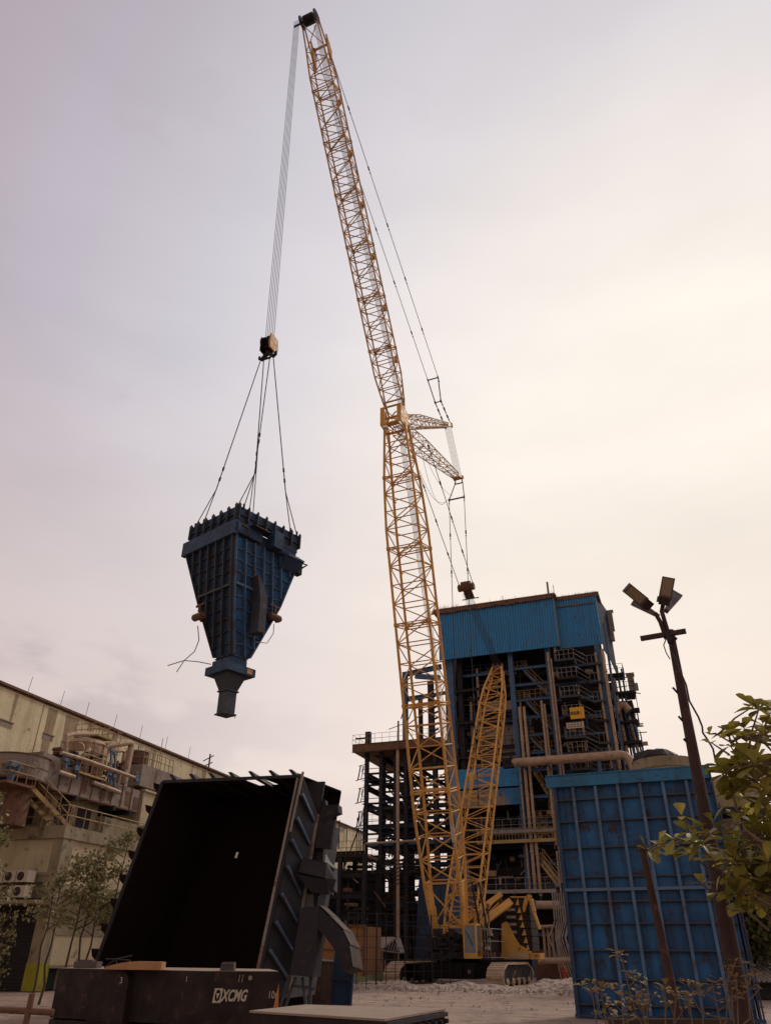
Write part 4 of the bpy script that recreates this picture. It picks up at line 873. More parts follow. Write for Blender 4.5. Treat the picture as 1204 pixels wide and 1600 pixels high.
# ================================================================== BOILER HOUSE
BF = Fr(22.3, 72, 21)
def B(u, v, y=0): return hit(BF, 1, y, u, v)
bo = thing('boiler_house', 'tall blue steel boiler house with corrugated cladding on top and open floors of pipes', 'boiler house', BF.w((-9, 5, 0)))
def bpart(fn, nm, mt, par=None, lab=None): m = MB(BF); fn(m); return m.build(nm, mt, par or bo, lab)
def rail(mb, pts, h=1.0, r=.022, step=1.1):
    pts = [V(p) for p in pts]
    for a, b in zip(pts, pts[1:]):
        for z in (h, h*.5): mb.tube([a+V((0, 0, z)), b+V((0, 0, z))], r, 4)
        n = max(1, int((b-a).length/step))
        for i in range(n+1): p = a.lerp(b, i/n); mb.tube([p, p+V((0, 0, h))], r, 4)
def stair(mb, a, b, w=(0, .8, 0), r=.025):
    a, b, w = V(a), V(b), V(w)
    for o in (V((0, 0, 0)), w):
        mb.bar(a+o, b+o, .06, .22); mb.tube([a+o+V((0, 0, 1)), b+o+V((0, 0, 1))], r, 4); mb.tube([a+o+V((0, 0, .5)), b+o+V((0, 0, .5))], r, 4)
        n = max(2, int((b-a).length/1.1))
        for i in range(n+1): p = a.lerp(b, i/n)+o; mb.tube([p, p+V((0, 0, 1))], r, 4)
    n = max(3, int(abs(b.z-a.z)/.22))
    for i in range(n): p = a.lerp(b, (i+.5)/n); mb.obox(p+w/2, ((b-a).normalized().x*.12, (b-a).normalized().y*.12, 0) if 1 else 0, w/2, (0, 0, .015))
x1, x2 = B(684, 965, -.8).x, B(864, 935, -.8).x
zt1, zb1 = B(862, 934, -.8).z, B(735, 1026, -.8).z
bpart(lambda m: m.corr((x1, -.8, zb1), (x2-x1, 0, 0), (0, 0, zt1-zb1), 46, .13, (0, -1, 0)), 'cladding', M['cladding'])
bpart(lambda m: m.corr((x1, -.83, zb1-.02), (x2-x1, 0, 0), (0, 0, 1.25), 46, .13, (0, -1, 0)), 'cladding_skirt', M['cladding'])
bpart(lambda m: (m.box(x1-.5, x2+.3, -1.0, 9, zt1, zt1+.35), m.tube([(x1-.5, -1, zt1+.3), (x2+.2, -1, zt1+.3)], .16, 6)), 'roof', M['rust'])
x3 = B(867, 1005).x; zt2, zb2 = B(925, 932).z, B(910, 1010).z
bpart(lambda m: m.corr((x3, 0, zb2), (.04-x3, 0, 0), (0, 0, zt2-zb2), 18, .13, (0, -1, 0)), 'cladding', M['cladding'])
bpart(lambda m: (m.box(x3-.3, .35, -.15, 4.5, zt2, zt2+.45), m.bar((x3, -.1, zt2-.75), (-.2, -.1, zt2-.75), .16, .12)), 'roof', M['rust'])
bpart(lambda m: (m.bar((x3-.05, -.5, zt1+2.0), (x3-.05, -.5, zb2-.5), .18, .4), m.box(x2-.02, x2+.06, -.8, .4, zb1, zt1)), 'corner_post', M['rustgrey'])
# side return and dark cladding on the flank (set back in plan by a few metres)
s0, s1 = V((0.05, .1, 0)), V((.7, 5.6, 0))
zfar = 27.3
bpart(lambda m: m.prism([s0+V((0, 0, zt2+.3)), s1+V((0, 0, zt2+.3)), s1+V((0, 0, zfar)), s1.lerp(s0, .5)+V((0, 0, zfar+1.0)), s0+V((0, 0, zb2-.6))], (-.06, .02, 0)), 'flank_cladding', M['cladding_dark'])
bpart(lambda m: (m.box(.6, 1.15, 5.0, 5.7, zt2-2.0, zt2+.1), m.box(.6, 1.0, 5.0, 5.6, zt2-3.2, zt2-2.0), m.box(.6, 1.3, 5.0, 5.5, zt2+.1, zt2+.3)), 'roof_vent', M['rustgrey'])
# weeds and grime growing along the parapet
wd = MB(BF)
for i in range(520):
    x = random.uniform(x1-.4, x2+.2)*1; y = random.uniform(-1.05, -.7); h = random.uniform(.1, .45)*(1.7 if x < x1+2.5 or random.random() < .1 else .7); d = V((random.uniform(-.15, .15), random.uniform(-.1, .1), h))
    p = V((x, y, zt1+.32)); wd.add([p, p+V((.03, 0, 0)), p+d], [(0, 1, 2)])
for i in range(120):
    x = random.uniform(x3, .1); p = V((x, -.1, zt2+.43)); d = V((random.uniform(-.1, .1), 0, random.uniform(.05, .3))); wd.add([p, p+V((.03, 0, 0)), p+d], [(0, 1, 2)])
tag(single(wd, 'roof_weeds', M['weed'], 'dry brown weeds growing along the boiler house roof edge', 'weeds', BF.w((-9, -1, zt1)), kind='stuff'))
wd2 = MB(BF)
for i in range(40):
    x = x1-.4+i*(x2-x1+.4)/40; wd2.obox((x, -1.02, zt1+.05+random.uniform(-.06, .1)), (.28, 0, 0), (0, .1, 0), (0, .02, random.uniform(.15, .26)))
wd2.build('soot_crust', M['rust'], bo)
bpart(lambda m: [m.tube([(x, -.5, zt1+.3), (x, -.5, zt1+1.2+.4*k)], .03, 4) for k, x in enumerate((x2-5.5, x2+.1))], 'lightning_rod', M['dark'])
# main columns
cols = {}
for nm, u, v in (('a', 704, 1100), ('b', 799, 1060), ('c', 862, 1090), ('d', 952, 1150)): cols[nm] = B(u, v).x
for nm, x in cols.items():
    zt = zb1+1 if nm in 'ab' else zb2+1
    bpart(lambda m: m.ibeam((x, .15, 0), (x, .15, zt), .5 if nm != 'a' else .8, .45, .06), 'column', M['bsteel'])
    for y in (6, 12): bpart(lambda m: m.ibeam((x, y, 0), (x, y, zb2-1), .45, .45, .06), 'column', M['dark'])
bpart(lambda m: m.ibeam((cols['a']+.9, .8, 0), (cols['a']+.9, .8, zb1+.5), .5, .5), 'column', M['dark'])
bpart(lambda m: m.ibeam((.35, .4, 0), (.35, .4, zt2-3), .22, .3), 'column', M['bsteel'])
# floors: beams between columns
zl = [B(830, v).z for v in (1042, 1068, 1092, 1120, 1148, 1176, 1203, 1245, 1285, 1318, 1350, 1385, 1418, 1460)]
for i, z in enumerate(zl):
    bpart(lambda m: (m.ibeam((cols['b'], .1, z), (cols['c'], .1, z), .2, .28), m.ibeam((cols['c'], .3, z-.3), (cols['d'], .3, z-.3), .2, .25)), 'floor_beam', M['bsteel'])
    if i % 2 == 0: bpart(lambda m: m.box(cols['b']-.4, cols['d'], 2.4, 6, z-.1, z), 'floor', M['dark'])
    if i % 2 == 1: bpart(lambda m: (m.ibeam((cols['a'], .3, z+.1), (cols['b'], .3, z+.1), .2, .3), m.box(cols['a'], cols['b'], 2.5, 8, z-.1, z)), 'floor_beam', M['dark'])
# bracing and zigzag stairs in the middle bay
for i in range(0, 12, 2):
    z, z2 = zl[i], zl[i+2]
    if i in (0, 2, 4, 10): bpart(lambda m: m.bar((cols['b']+1.2, .25, z-.1), (cols['c']-.2, .25, z2+.2), .2, .16), 'brace', M['bsteel'])
    bpart(lambda m: (stair(m, (cols['b']+1.2, 1.2, z), (cols['c']-.7, 1.2, z2+.9)), rail(m, [(cols['b']+.1, .5, z), (cols['b']+1.6, .5, z)], .9, .02, .45)), 'staircase', M['railing'])
for i in range(len(zl)-1):
    if i % 3 == 2: bpart(lambda m: rail(m, [(cols['b'], .1, zl[i]+.1), (cols['c'], .1, zl[i]+.1)], .9, .02, .5), 'railing', M['railing'])
# right bay: stack of cantilevered galleries with cranked steps
gal = [1031, 1059, 1088, 1118, 1152, 1176, 1201]
for i, v in enumerate(gal):
    u0, u1 = 866+i*4.2, 896+i*4.4; a, b = B(u0, v, -1.2), B(u1, v-3, -1.2); z = a.z
    def fn(m):
        m.box(a.x, b.x, -1.25, .6, z-.12, z); m.bar((a.x-.05, -1.27, z-.1), (b.x+.05, -1.27, z-.1), .07, .22)
        m.bar((b.x, -1.2, z-.1), (b.x+1.15, -.5, z-.62), .09, .2); m.box(b.x+1.1, cols['d']+.1, -.6, .8, z-.72, z-.60); m.bar((b.x+1.1, -.62, z-.66), (cols['d']+.1, -.62, z-.66), .07, .22)
        for t in (.05, .5, .95): m.bar((a.x+(b.x-a.x)*t, -1.1, z-.12), (a.x+(b.x-a.x)*t, .5, z-.9), .07)
    g_ = bpart(fn, 'gallery', M['dark'] if i % 2 else M['navy_rib'])
    def fr2(m):
        rail(m, [(a.x, .4, z), (a.x, -1.22, z), (b.x, -1.22, z)], .95, .022, .42); m.tube([(b.x, -1.22, z+.95), (b.x+1.1, -.55, z+.3), (cols['d'], -.55, z+.3)], .022, 4); m.tube([(b.x, -1.22, z+.5), (b.x+1.1, -.55, z-.2)], .02, 4)
        for k in range(5): x = b.x+1.2+k*.45; m.tube([(x, -.55, z-.6), (x, -.55, z+.3)], .018, 4)
    bpart(fr2, 'railing', M['grey'], g_)
a = B(892, 1124, -1.32); b = B(911, 1104, -1.32); sg = thing('name_board', 'amber board lettered BOILER 1 on a railing of the boiler house', 'sign', BF.w((a.x, -1.32, a.z)))
m = MB(BF); m.box(a.x-.05, b.x, -1.36, -1.30, a.z, b.z); m.build('board', M['sign'], sg)
text('BOILER 1', .42, M['ink'], sg, BF.w((a.x+.02, -1.37, (a.z+b.z)/2-.14)), BF.ex, off=.018, sx=(b.x-a.x)/2.15, ext=.003)
a = B(885, 1139, -1.32); b = B(911, 1127, -1.32); sg = thing('notice_board', 'off white notice board with faint lettering just under the amber board', 'sign', BF.w((a.x, -1.32, a.z)))
m = MB(BF); m.box(a.x, b.x, -1.36, -1.30, a.z, b.z); m.build('board', M['white'], sg)
m = MB(BF)
for r_ in range(3):
    for k in range(5): x = a.x+.12+(b.x-a.x-.2)*k/5; m.box(x, x+(b.x-a.x)*.12, -1.372, -1.362, a.z+.12+r_*.2, a.z+.2+r_*.2)
m.build('faded_lettering', M['rust'], sg)
# vertical pipes
vp = [(851, 1020, 880, 1210, .12, -.5), (857, 1030, 884, 1210, .09, -.55), (805, 1105, 843, 1395, .16, -.6), (812, 1105, 851, 1400, .14, -.65), (800, 1200, 846, 1460, .09, -.5), (850, 1100, 878, 1380, .13, -.3), (843, 1095, 870, 1320, .11, -.6),
      (925, 1020, 960, 1200, .11, -.35), (933, 1015, 975, 1200, .16, -.5), (938, 1060, 985, 1260, .12, .3), (900, 1080, 922, 1210, .10, .3), (871, 1250, 890, 1520, .1, -.3), (876, 1250, 896, 1500, .08, -.4), (733, 1090, 742, 1200, .14, 1.5), (742, 1045, 756, 1200, .14, 1.4), (865, 1330, 884, 1440, .07, -.8)]
for (ua, va, ub, vb, r_, y) in vp:
    a, b = B(ua, va, y), B(ub, vb, y); xm = (a.x+b.x)/2
    def fn(m):
        m.tube([(xm, y, a.z), (xm, y, b.z)], r_, 8)
        for t in (.2, .5, .8): z = a.z+(b.z-a.z)*t; m.tube([(xm, y, z-.06), (xm, y, z+.06)], r_*1.35, 8)
    bpart(fn, 'riser_pipe', M['pipe'] if r_ > .085 else M['grey'])
# inner boiler body, ducts and lower cladding
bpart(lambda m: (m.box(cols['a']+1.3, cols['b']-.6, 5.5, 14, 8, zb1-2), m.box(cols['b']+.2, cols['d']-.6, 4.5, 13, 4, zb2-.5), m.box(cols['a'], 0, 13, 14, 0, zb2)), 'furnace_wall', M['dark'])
x5, x6 = B(752, 1150, 1.6).x, B(803, 1150, 1.6).x
bpart(lambda m: m.corr((x5, 1.6, B(780, 1190, 1.6).z), (x6-x5, 0, 0), (0, 0, 3.6), 16, .05, (0, -1, 0)), 'lagging_panel', M['rustgrey'])
bpart(lambda m: m.box(x5+.3, x6, 1.5, 2.5, B(780, 1110, 1.5).z, B(780, 1096, 1.5).z), 'duct', M['rustgrey'])
x7, x8 = B(706, 1210, -.2).x, B(811, 1210, -.2).x
for v0, v1, mt in ((1228, 1197, M['cladding']), (1257, 1231, M['cladding_old'])):
    z0, z1 = B(800, v0, -.2).z, B(800, v1, -.2).z; bpart(lambda m: m.corr((x7, -.2, z0), (x8-x7, 0, 0), (0, 0, z1-z0), 34, .06, (0, -1, 0)), 'lower_cladding', mt)
bpart(lambda m: m.box(x7, x8, .2, 5, B(800, 1257, -.2).z, B(800, 1195, -.2).z), 'bunker', M['dark'])
# random services deep in the frame
CAP = {}
def clutter(par, fr, mats, x0, x1, y0, y1, z0, z1, n, big=.25):
    # loose services inside a frame: each length of pipe, box and strut is its own part up to the cap, the rest one part
    rest = MB(fr)
    for i in range(n):
        p = V((random.uniform(x0, x1), random.uniform(y0, y1), random.uniform(z0, z1))); k = random.random(); m = MB(fr)
        if k < .35: q = p+V((random.uniform(-2.5, 2.5), 0, 0)); q.x = min(max(q.x, x0), x1); m.tube([p, q], random.uniform(.04, .13), 6); nm = 'service_pipe'
        elif k < .65: q = p+V((0, 0, random.uniform(-2.5, 2.5))); q.z = min(max(q.z, z0), z1); m.tube([p, q], random.uniform(.03, .12), 6); nm = 'vertical_pipe'
        elif k < .82: m.obox(p, (random.uniform(.1, big*2), 0, 0), (0, random.uniform(.1, .5), 0), (0, 0, random.uniform(.08, big))); nm = 'equipment_box'
        else: q = p+V((random.uniform(-1.2, 1.2), 0, random.uniform(-1.2, 1.2))); m.bar(p, q, .08); nm = 'strut'
        key = (par.name, nm); CAP[key] = CAP.get(key, 0)+1
        if CAP[key] <= 95: m.build(nm, random.choice(mats), par)
        else: rest.add(m.v, m.f)
    if rest.v: o = rest.build('minor_services', mats[0], par); o['kind'] = 'stuff'
MX = [M['dark'], M['dark'], M['dark'], M['pipe'], M['bsteel'], M['grey'], M['rust']]
clutter(bo, BF, MX, cols['a']+.6, cols['b'], .6, 4.5, 3, zb1-.8, 170); clutter(bo, BF, MX, cols['b'], cols['d'], .8, 4, 3, zb2-.8, 190)
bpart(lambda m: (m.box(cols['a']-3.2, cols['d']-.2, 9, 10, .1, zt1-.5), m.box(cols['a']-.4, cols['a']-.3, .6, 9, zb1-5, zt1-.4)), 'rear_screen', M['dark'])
for k in range(7):
    z = zb1-1.4-k*2.6; bpart(lambda m: (m.ibeam((cols['a'], 1.2, z), (cols['b'], 1.2, z), .2, .3), rail(m, [(cols['a']+1, 1.1, z+.15), (cols['b'], 1.1, z+.15)], .9, .02, .7)), 'inner_floor', M['dark'] if k % 2 else M['bsteel'])
# lower galleries
for v, mt in ((1300, M['rustgrey']), (1315, M['railing']), (1392, M['grey'])):
    a, b = B(745, v, -.9), B(868, v, -.9)
    bpart(lambda m: (m.box(a.x, b.x, -.9, .6, a.z-.15, a.z), m.bar((a.x, -.92, a.z-.1), (b.x, -.92, a.z-.1), .08, .3), rail(m, [(a.x, -.9, a.z), (b.x, -.9, a.z)], 1., .022, .3 if v == 1315 else .8)), 'walkway', mt)
# stair flights and diagonals low in the right bay
for (p, q) in (((862, 1246), (884, 1262)), ((858, 1268), (882, 1300)), ((850, 1300), (830, 1325)), ((845, 1350), (872, 1385)), ((848, 1345), (875, 1380))):
    a, b = B(*p, -.4), B(*q, -.4); bpart(lambda m: stair(m, a, b, (0, .7, 0)), 'staircase', M['railing'])
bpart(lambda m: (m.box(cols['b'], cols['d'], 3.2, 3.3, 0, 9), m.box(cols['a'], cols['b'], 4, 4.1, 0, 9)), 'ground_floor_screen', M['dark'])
bpart(lambda m: m.box(B(838, 1480).x, B(868, 1480).x, .8, .9, B(850, 1468).z, B(850, 1420).z), 'dark_opening', M['soot'])
# rear flank galleries seen past the right corner
fl = [(950, 1055, 975), (962, 1083, 992), (972, 1128, 998), (975, 1160, 1003)]
for i, (u0, v, u1) in enumerate(fl):
    a, b = B(u0, v, 6), B(u1, v+2, 7)
    bpart(lambda m: (m.box(a.x-1, b.x, 5.5, 7.5, a.z-.25, a.z), rail(m, [(a.x-1, 5.5, a.z), (b.x, 5.5, a.z), (b.x, 7.5, a.z)], 1, .025, .6)), 'rear_gallery', M['dark'])
for (u, v, u2, v2, r_) in ((962, 1040, 978, 1130, .12), (970, 1045, 992, 1185, .1), (982, 1120, 1000, 1190, .16), (958, 1060, 985, 1210, .2), (990, 1130, 1006, 1195, .1), (975, 1110, 993, 1195, .09)):
    a, b = B(u, v, 6), B(u2, v2, 6); bpart(lambda m: (m.tube([(a.x, 6, a.z), (b.x, 6.3, b.z)], r_, 7), m.bar((a.x, 6, a.z-1), (a.x+1.1, 6, a.z-1), .08)), 'rear_pipe', M['bsteel'] if r_ < .13 else M['pipe'])
a = B(968, 1107, 5); bpart(lambda m: m.tube([(a.x-.5, 5, a.z-.3), (a.x-.1, 5, a.z+.25), (a.x+.5, 5, a.z+.3), (a.x+.8, 5, a.z-.3)], .4, 12), 'elbow_duct', M['pipe'])
a = B(984, 1060, 6); bpart(lambda m: (m.box(a.x-.3, a.x+.35, 5.7, 6.4, a.z-1.6, a.z+.3), m.box(a.x-.4, a.x+.45, 5.6, 6.5, a.z+.3, a.z+.5), m.box(a.x+.3, a.x+.65, 5.8, 6.3, a.z-1.3, a.z-.6)), 'rear_vent', M['rustgrey'])
bpart(lambda m: m.box(a.x-2.4, a.x-.2, 6.4, 9, a.z-6.5, a.z-2.2), 'rear_plant', M['dark']); clutter(bo, BF, [M['dark'], M['bsteel'], M['pipe']], a.x-2.2, a.x+.5, 5.8, 7.5, a.z-9, a.z-1, 30, .2)
# ---- big horizontal pipe
a, b, c = B(800, 1190, -2.2), B(978, 1181, -2.2), B(992, 1197, -2.2)
hp = thing('overhead_pipe', 'long tan overhead pipe crossing the boiler house front, bent at its right end', 'pipe', BF.w((b.x, -2.2, 0)))
m = MB(BF); zz_ = (a.z+b.z)/2; m.tube([(a.x, -2.2, zz_), (b.x-.5, -2.2, zz_), (b.x-.1, -2.2, zz_-.12), (b.x+.25, -2.2, zz_-.5), (b.x+.55, -2.2, zz_-1.6)], .40, 14); m.build('barrel', M['pipe'], hp)
m = MB(BF); m.tube([(b.x+.5, -2.2, zz_-1.2), (b.x+1.25, -2.2, zz_-.9)], .3, 10); m.box(b.x+1.0, b.x+1.5, -2.5, -1.9, zz_-1.5, zz_-.6); m.build('valve', M['rust'], hp)
m = MB(BF)
for k in range(5): x = a.x+1+k*2.3; m.bar((x, -2.2, zz_-.4), (x, .2, zz_-.4), .12); m.bar((x, -2.65, zz_-.45), (x, -1.75, zz_-.45), .1)
m.bar((b.x-2.5, -2.2, 0), (b.x-2.5, -2.2, zz_-.4), .3, .3); m.build('pipe_support', M['bsteel'], hp)
m = MB(BF); m.box(a.x-.9, a.x+.1, -2.5, -1.9, zz_-.45, zz_+.45)
for k in range(8): m.tube([(a.x-.8+.1*k, -2.5, zz_), (a.x-.9+.15*k, -2.6, zz_+random.uniform(-.7, .8))], .06, 5)
m.build('burner_head', M['dark'], hp)
# vessels on the low roof right
a = B(1030, 1192, -3)
# ================================================================== OPEN STEEL TOWER (left of the boiler house)
def T(u, v, y=0): return hit(BF, 1, y, u, v)
tw = thing('steel_frame_tower', 'dark open steel frame tower with brown railed deck left of the boiler house', 'steel tower', BF.w((-22, 2, 0)))
def tpart(fn, nm, mt, lab=None): m = MB(BF); fn(m); return m.build(nm, mt, tw, lab)
zd = T(600, 1160, -.8).z; xa = T(570, 1250).x; xb = T(700, 1250).x
cx_ = [T(571, 1250).x, T(594, 1250).x, T(617, 1250).x, T(633, 1250).x, T(658, 1250).x, T(680, 1250).x]
for i, x in enumerate(cx_):
    tpart(lambda m: m.ibeam((x, .2, 0), (x, .2, zd), .38, .40, .06), 'column', M['dark'])
for x in (cx_[0], cx_[2], cx_[4]):
    for y in (5, 9.5): tpart(lambda m: m.ibeam((x, y, 0), (x, y, zd-.5), .5, .5, .08), 'column', M['dark'])
x0 = T(551, 1155, -.9).x
tpart(lambda m: (m.box(x0, xb, -.9, 10, zd-.75, zd-.1), m.ibeam((x0, -.95, zd-.42), (xb, -.95, zd-.42), .25, .85)), 'top_deck', M['rust'], 'brown top deck girder')
tpart(lambda m: rail(m, [(x0, 6, zd), (x0, -.95, zd), (xb, -.95, zd)], 1.0, .02, .8), 'railing', M['grey'])
lv = [T(600, v).z for v in (1207, 1225, 1254, 1262, 1290, 1302, 1318, 1345, 1362, 1395, 1420, 1450)]
for i, z in enumerate(lv):
    big = i in (3, 4, 6, 8)
    tpart(lambda m: [m.ibeam((cx_[0]-.3, y, z+.15*k), (xb, y, z+.15*k), .22, .34 if big else .18) for k, y in enumerate((.2, 5, 9.5))], 'floor_girder', M['bsteel'] if i == 6 else M['dark'])
    if i % 2 == 0 or big: tpart(lambda m: [m.ibeam((x, .2, z), (x, 9.5, z), .22, .3) for x in (cx_[0], cx_[1], cx_[2], cx_[4])], 'cross_beam', M['dark'])
    tpart(lambda m: (m.tube([(cx_[0]-.4, -.1, z+.45), (xb, -.1, z+.5)], .035, 4), m.bar((cx_[i%5], 3, z-1.2), (cx_[i%5]+2.6, 3, z+.1), .09)), 'conduit', M['navy'])
    if i in (4, 7, 10): tpart(lambda m: rail(m, [(cx_[0], .1, z+.2), (xb, .1, z+.2)], .9, .018, .7), 'railing', M['dark'])
tpart(lambda m: [m.box(cx_[a_], cx_[b_], 1.5, 8.5, z-.1, z) for a_, b_, z in ((0, 2, lv[3]), (2, 5, lv[4]), (0, 5, lv[6]), (0, 3, lv[8]))], 'floor_plate', M['dark'])
tpart(lambda m: [m.ibeam((cx_[0], .3, a_), (cx_[0]+3.5, 9, b_), .3, .5) for a_, b_ in ((lv[0]+2.6, lv[0]+.5), (lv[1]+.6, lv[1]+.2), (lv[2]+1.6, lv[2]-.2))]+[m.bar((cx_[2]+.3, .4, lv[3]+2.2), (cx_[3], .4, lv[3]+.3), .3), m.bar((cx_[2]+.2, .5, lv[5]-.4), (cx_[4], .5, lv[5]-1.2), .2), m.bar((cx_[3]+.3, .4, lv[3]+.4), (cx_[4], .4, lv[3]+1.4), .3)], 'brace', M['dark'])
for x_ in (cx_[0]+1.8, cx_[1]+2):
    for z_ in (lv[0], lv[0]-2, lv[0]-3.8, lv[0]-8, lv[5]-.4): tpart(lambda m: (m.bar((x_, 3, z_), (x_-.35, 3, z_-1.5), .12), m.bar((x_+.35, 3, z_), (x_, 3, z_-1.5), .10), m.bar((x_, 3, z_), (x_+.35, 3, z_), .08)), 'hanger_frame', M['dark'])
for k in range(3):
    z = zd-1.9-k*2.3; x = cx_[0]-.75
    tpart(lambda m: (m.bar((x, .3, z), (x-.3, .3, z-1.5), .10), m.bar((x+.38, .3, z-.1), (x+.05, .3, z-1.45), .06), m.bar((x-.55, .3, z-1.55), (cx_[0], .3, z-1.3), .07), m.bar((x-.25, .3, z-.1), (cx_[0], .3, z+.1), .06), m.tube([(x+.25, .3, z-.1), (x+.15, .3, z-.7), (x+.35, .3, z-.9), (x+.6, .3, z-.8)], .04, 5)), 'side_bracket', M['dark'])
z = zd-8.2; tpart(lambda m: (m.bar((x-.1, .3, z), (x-1.5, .3, z-3.4), .11), m.bar((x-.7, .3, z+.1), (cx_[0], .3, z), .07)), 'side_brace', M['dark'])
for k in range(4): tpart(lambda m: m.bar((cx_[0]-.3-.22*k, .2, lv[3]+.1-.3*k), (cx_[0]-.3-.22*k, .2, lv[8]), .07), 'side_upright', M['dark'])
for i in range(len(cx_)-1):
    for k, z in enumerate((lv[0], lv[1], lv[4], lv[7], lv[9])):
        if (i+k) % 2 == 0: tpart(lambda m: m.bar((cx_[i], 5, z+.2), (cx_[i+1], 5, z-1.9), .13), 'cross_brace', M['dark'])
tpart(lambda m: (m.tube([T(621, 1165, -.7), V((T(621, 1165, -.7).x, -.7, 2))], .17, 8), m.tube([T(572, 1318, -.7), T(655, 1313, -.7)], .11, 6), m.tube([V((T(568, 1352, -.8).x, -.8, 11)), V((T(568, 1352, -.8).x, -.8, 1))], .10, 6)), 'standpipe', M['pipe'])
clutter(tw, BF, [M['dark'], M['dark'], M['dark'], M['rust'], M['navy_rib']], cx_[0], xb, .3, 9, 1, lv[4], 300, .3)
def cables(m):
    for k in range(7):
        a, b = T(560, 1330+k*1.5, -.9), T(660, 1326+k*2, -.9); s = 1.0+.25*k
        m.tube([a.lerp(b, t/12)-V((0, 0, s*4*(t/12)*(1-t/12)*(.6 if t < 6 else 1))) for t in range(13)], .035, 4)
tpart(cables, 'sagging_cable', M['rope'])
tpart(lambda m: (m.box(cx_[0]-.2, cx_[2]-1, 3, 6, 0, lv[9]), m.box(cx_[2]-1, cx_[3]+1, 4, 8, 0, lv[10]), m.box(cx_[3]+1, cx_[5]-2.5, 5, 8, 0, lv[11]-1), m.box(cx_[0], cx_[1]+.5, 7, 9, lv[9], lv[8])), 'plant_block', M['dark'])
tpart(lambda m: (m.bar((cx_[0]+.1, .2, zd), (cx_[0]+.1, .2, zd+1.5), .55, .5), m.bar((cx_[0]-1.4, .2, zd+.9), (cx_[0]+.1, .2, zd+.9), .14), m.bar((T(621, 1130).x, .2, zd), (T(621, 1130).x, .2, zd+2.4), .14), m.bar((T(606, 1131).x, .2, zd+1.6), (T(632, 1128).x, .2, zd+2.1), .06)), 'stub_column', M['dark'])
# tall upper post with projecting arms tying into the boiler house
zu = T(632, 1052).z; xu = T(632, 1100).x
tpart(lambda m: (m.ibeam((xu, .2, zd), (xu, .2, zu), .5, .5, .07), m.ibeam((xu-.3, .2, zu-.1), (xb-.3, .2, zu+.35), .4, .5), m.bar((xu+1.2, .2, zu-.4), (xb-.5, .2, zu-.9), .4, .5), m.ibeam((xu, .2, zu-3.0), (xb, .2, zu-2.6), .25, .35), m.bar((xu, .2, zd+4), (xu-.5, .2, zd+2.6), .1)), 'tall_post', M['bsteel'])
tpart(lambda m: (m.ibeam((T(652, 1100).x, 1, zd), (T(652, 1100).x, 1, zd+5), .4, .4), m.ibeam((T(671, 1100).x, .5, zd), (T(671, 1100).x, .5, zd+6.5), .6, .5), m.bar((xu, .2, zd+4.8), (T(671, 1100).x, .5, zd+5), .25), [m.tube([(T(670, 1100).x+.4, .2, zd+1+.6*k), (T(683, 1100).x, .2, zd+1.2+.6*k)], .12, 5) for k in range(7)]), 'upper_frame', M['dark'])
# ================================================================== PIPE RACK + YARD BUILDINGS (centre left)
p0 = at(535, 1490, 60); RF = Fr(p0.x, p0.y, 19)
def Rr(u, v, y=0): return hit(RF, 1, y, u, v)
rk = thing('pipe_rack', 'low dark pipe rack with railed walkway between the casing and the steel tower', 'pipe rack', flat(p0, 0))
zz0 = Rr(540, 1335).z; xl_, xr_ = Rr(495, 1335).x, Rr(570, 1335).x
def rp(fn, nm, mt): m = MB(RF); fn(m); return m.build(nm, mt, rk)
rp(lambda m: [m.ibeam((xl_-1, y, zz0-k*1.35), (xr_, y, zz0-k*1.35), .3, .4) for k in range(5) for y in (0, 3)], 'girder', M['dark'])
rp(lambda m: m.box(xl_-1, xr_, 0, 3, zz0-.2, zz0), 'deck', M['rust'])
rp(lambda m: rail(m, [(xl_-1, -.05, zz0), (xr_, -.05, zz0)], .9, .02, .35), 'railing', M['railing'])
rp(lambda m: [m.ibeam((x, y, 0), (x, y, zz0), .3, .3) for x in (xl_, (xl_+xr_)/2, xr_) for y in (0, 3)], 'post', M['dark'])
clutter(rk, RF, [M['dark'], M['dark'], M['rust'], M['pipe']], xl_-.5, xr_, .1, 3, 1.5, zz0-.3, 80, .25)
rp(lambda m: m.box(xl_-1, xr_, 3.2, 3.4, 0, zz0-1.5), 'back_screen', M['dark'])
q0 = at(505, 1538, 52); OF = Fr(q0.x, q0.y, 19)
ob = thing('ochre_shed', 'ochre orange walled shed behind the curved chute', 'shed', flat(q0, 0))
wx = hit(OF, 1, 0, 569, 1500).x; wz = hit(OF, 1, 0, 569, 1447).z
m = MB(OF); m.box(-1, wx, 0, 3, .55, wz); m.build('wall', M['ochre'], ob)
m = MB(OF); m.box(-1.1, wx+.1, -.1, 3.1, -.05, .55); m.build('plinth', M['green'], ob)
m = MB(OF); m.box(-1.1, wx+.1, -.08, 0, wz-.05, wz+.08); m.bar((wx, -.05, .5), (wx, -.05, wz), .12); [m.bar((x, -.04, .5), (x, -.04, wz), .06) for x in (wx*.3, wx*.62)]; m.bar((-1, -.04, wz*.6), (wx, -.04, wz*.6), .05); m.build('frame', M['rust'], ob)
q1 = at(600, 1538, 58); SF = Fr(q1.x, q1.y, 19); sh_ = thing('open_shelter', 'small open shelter with grey sheet gable roof near the crane track', 'shelter', flat(q1, 0))
S = lambda u, v, y=0: hit(SF, 1, y, u, v)
xl2, xr2 = S(572, 1484).x, S(622, 1484).x; xm2 = S(597, 1484).x; ze = S(600, 1485).z; zr = ze+.75
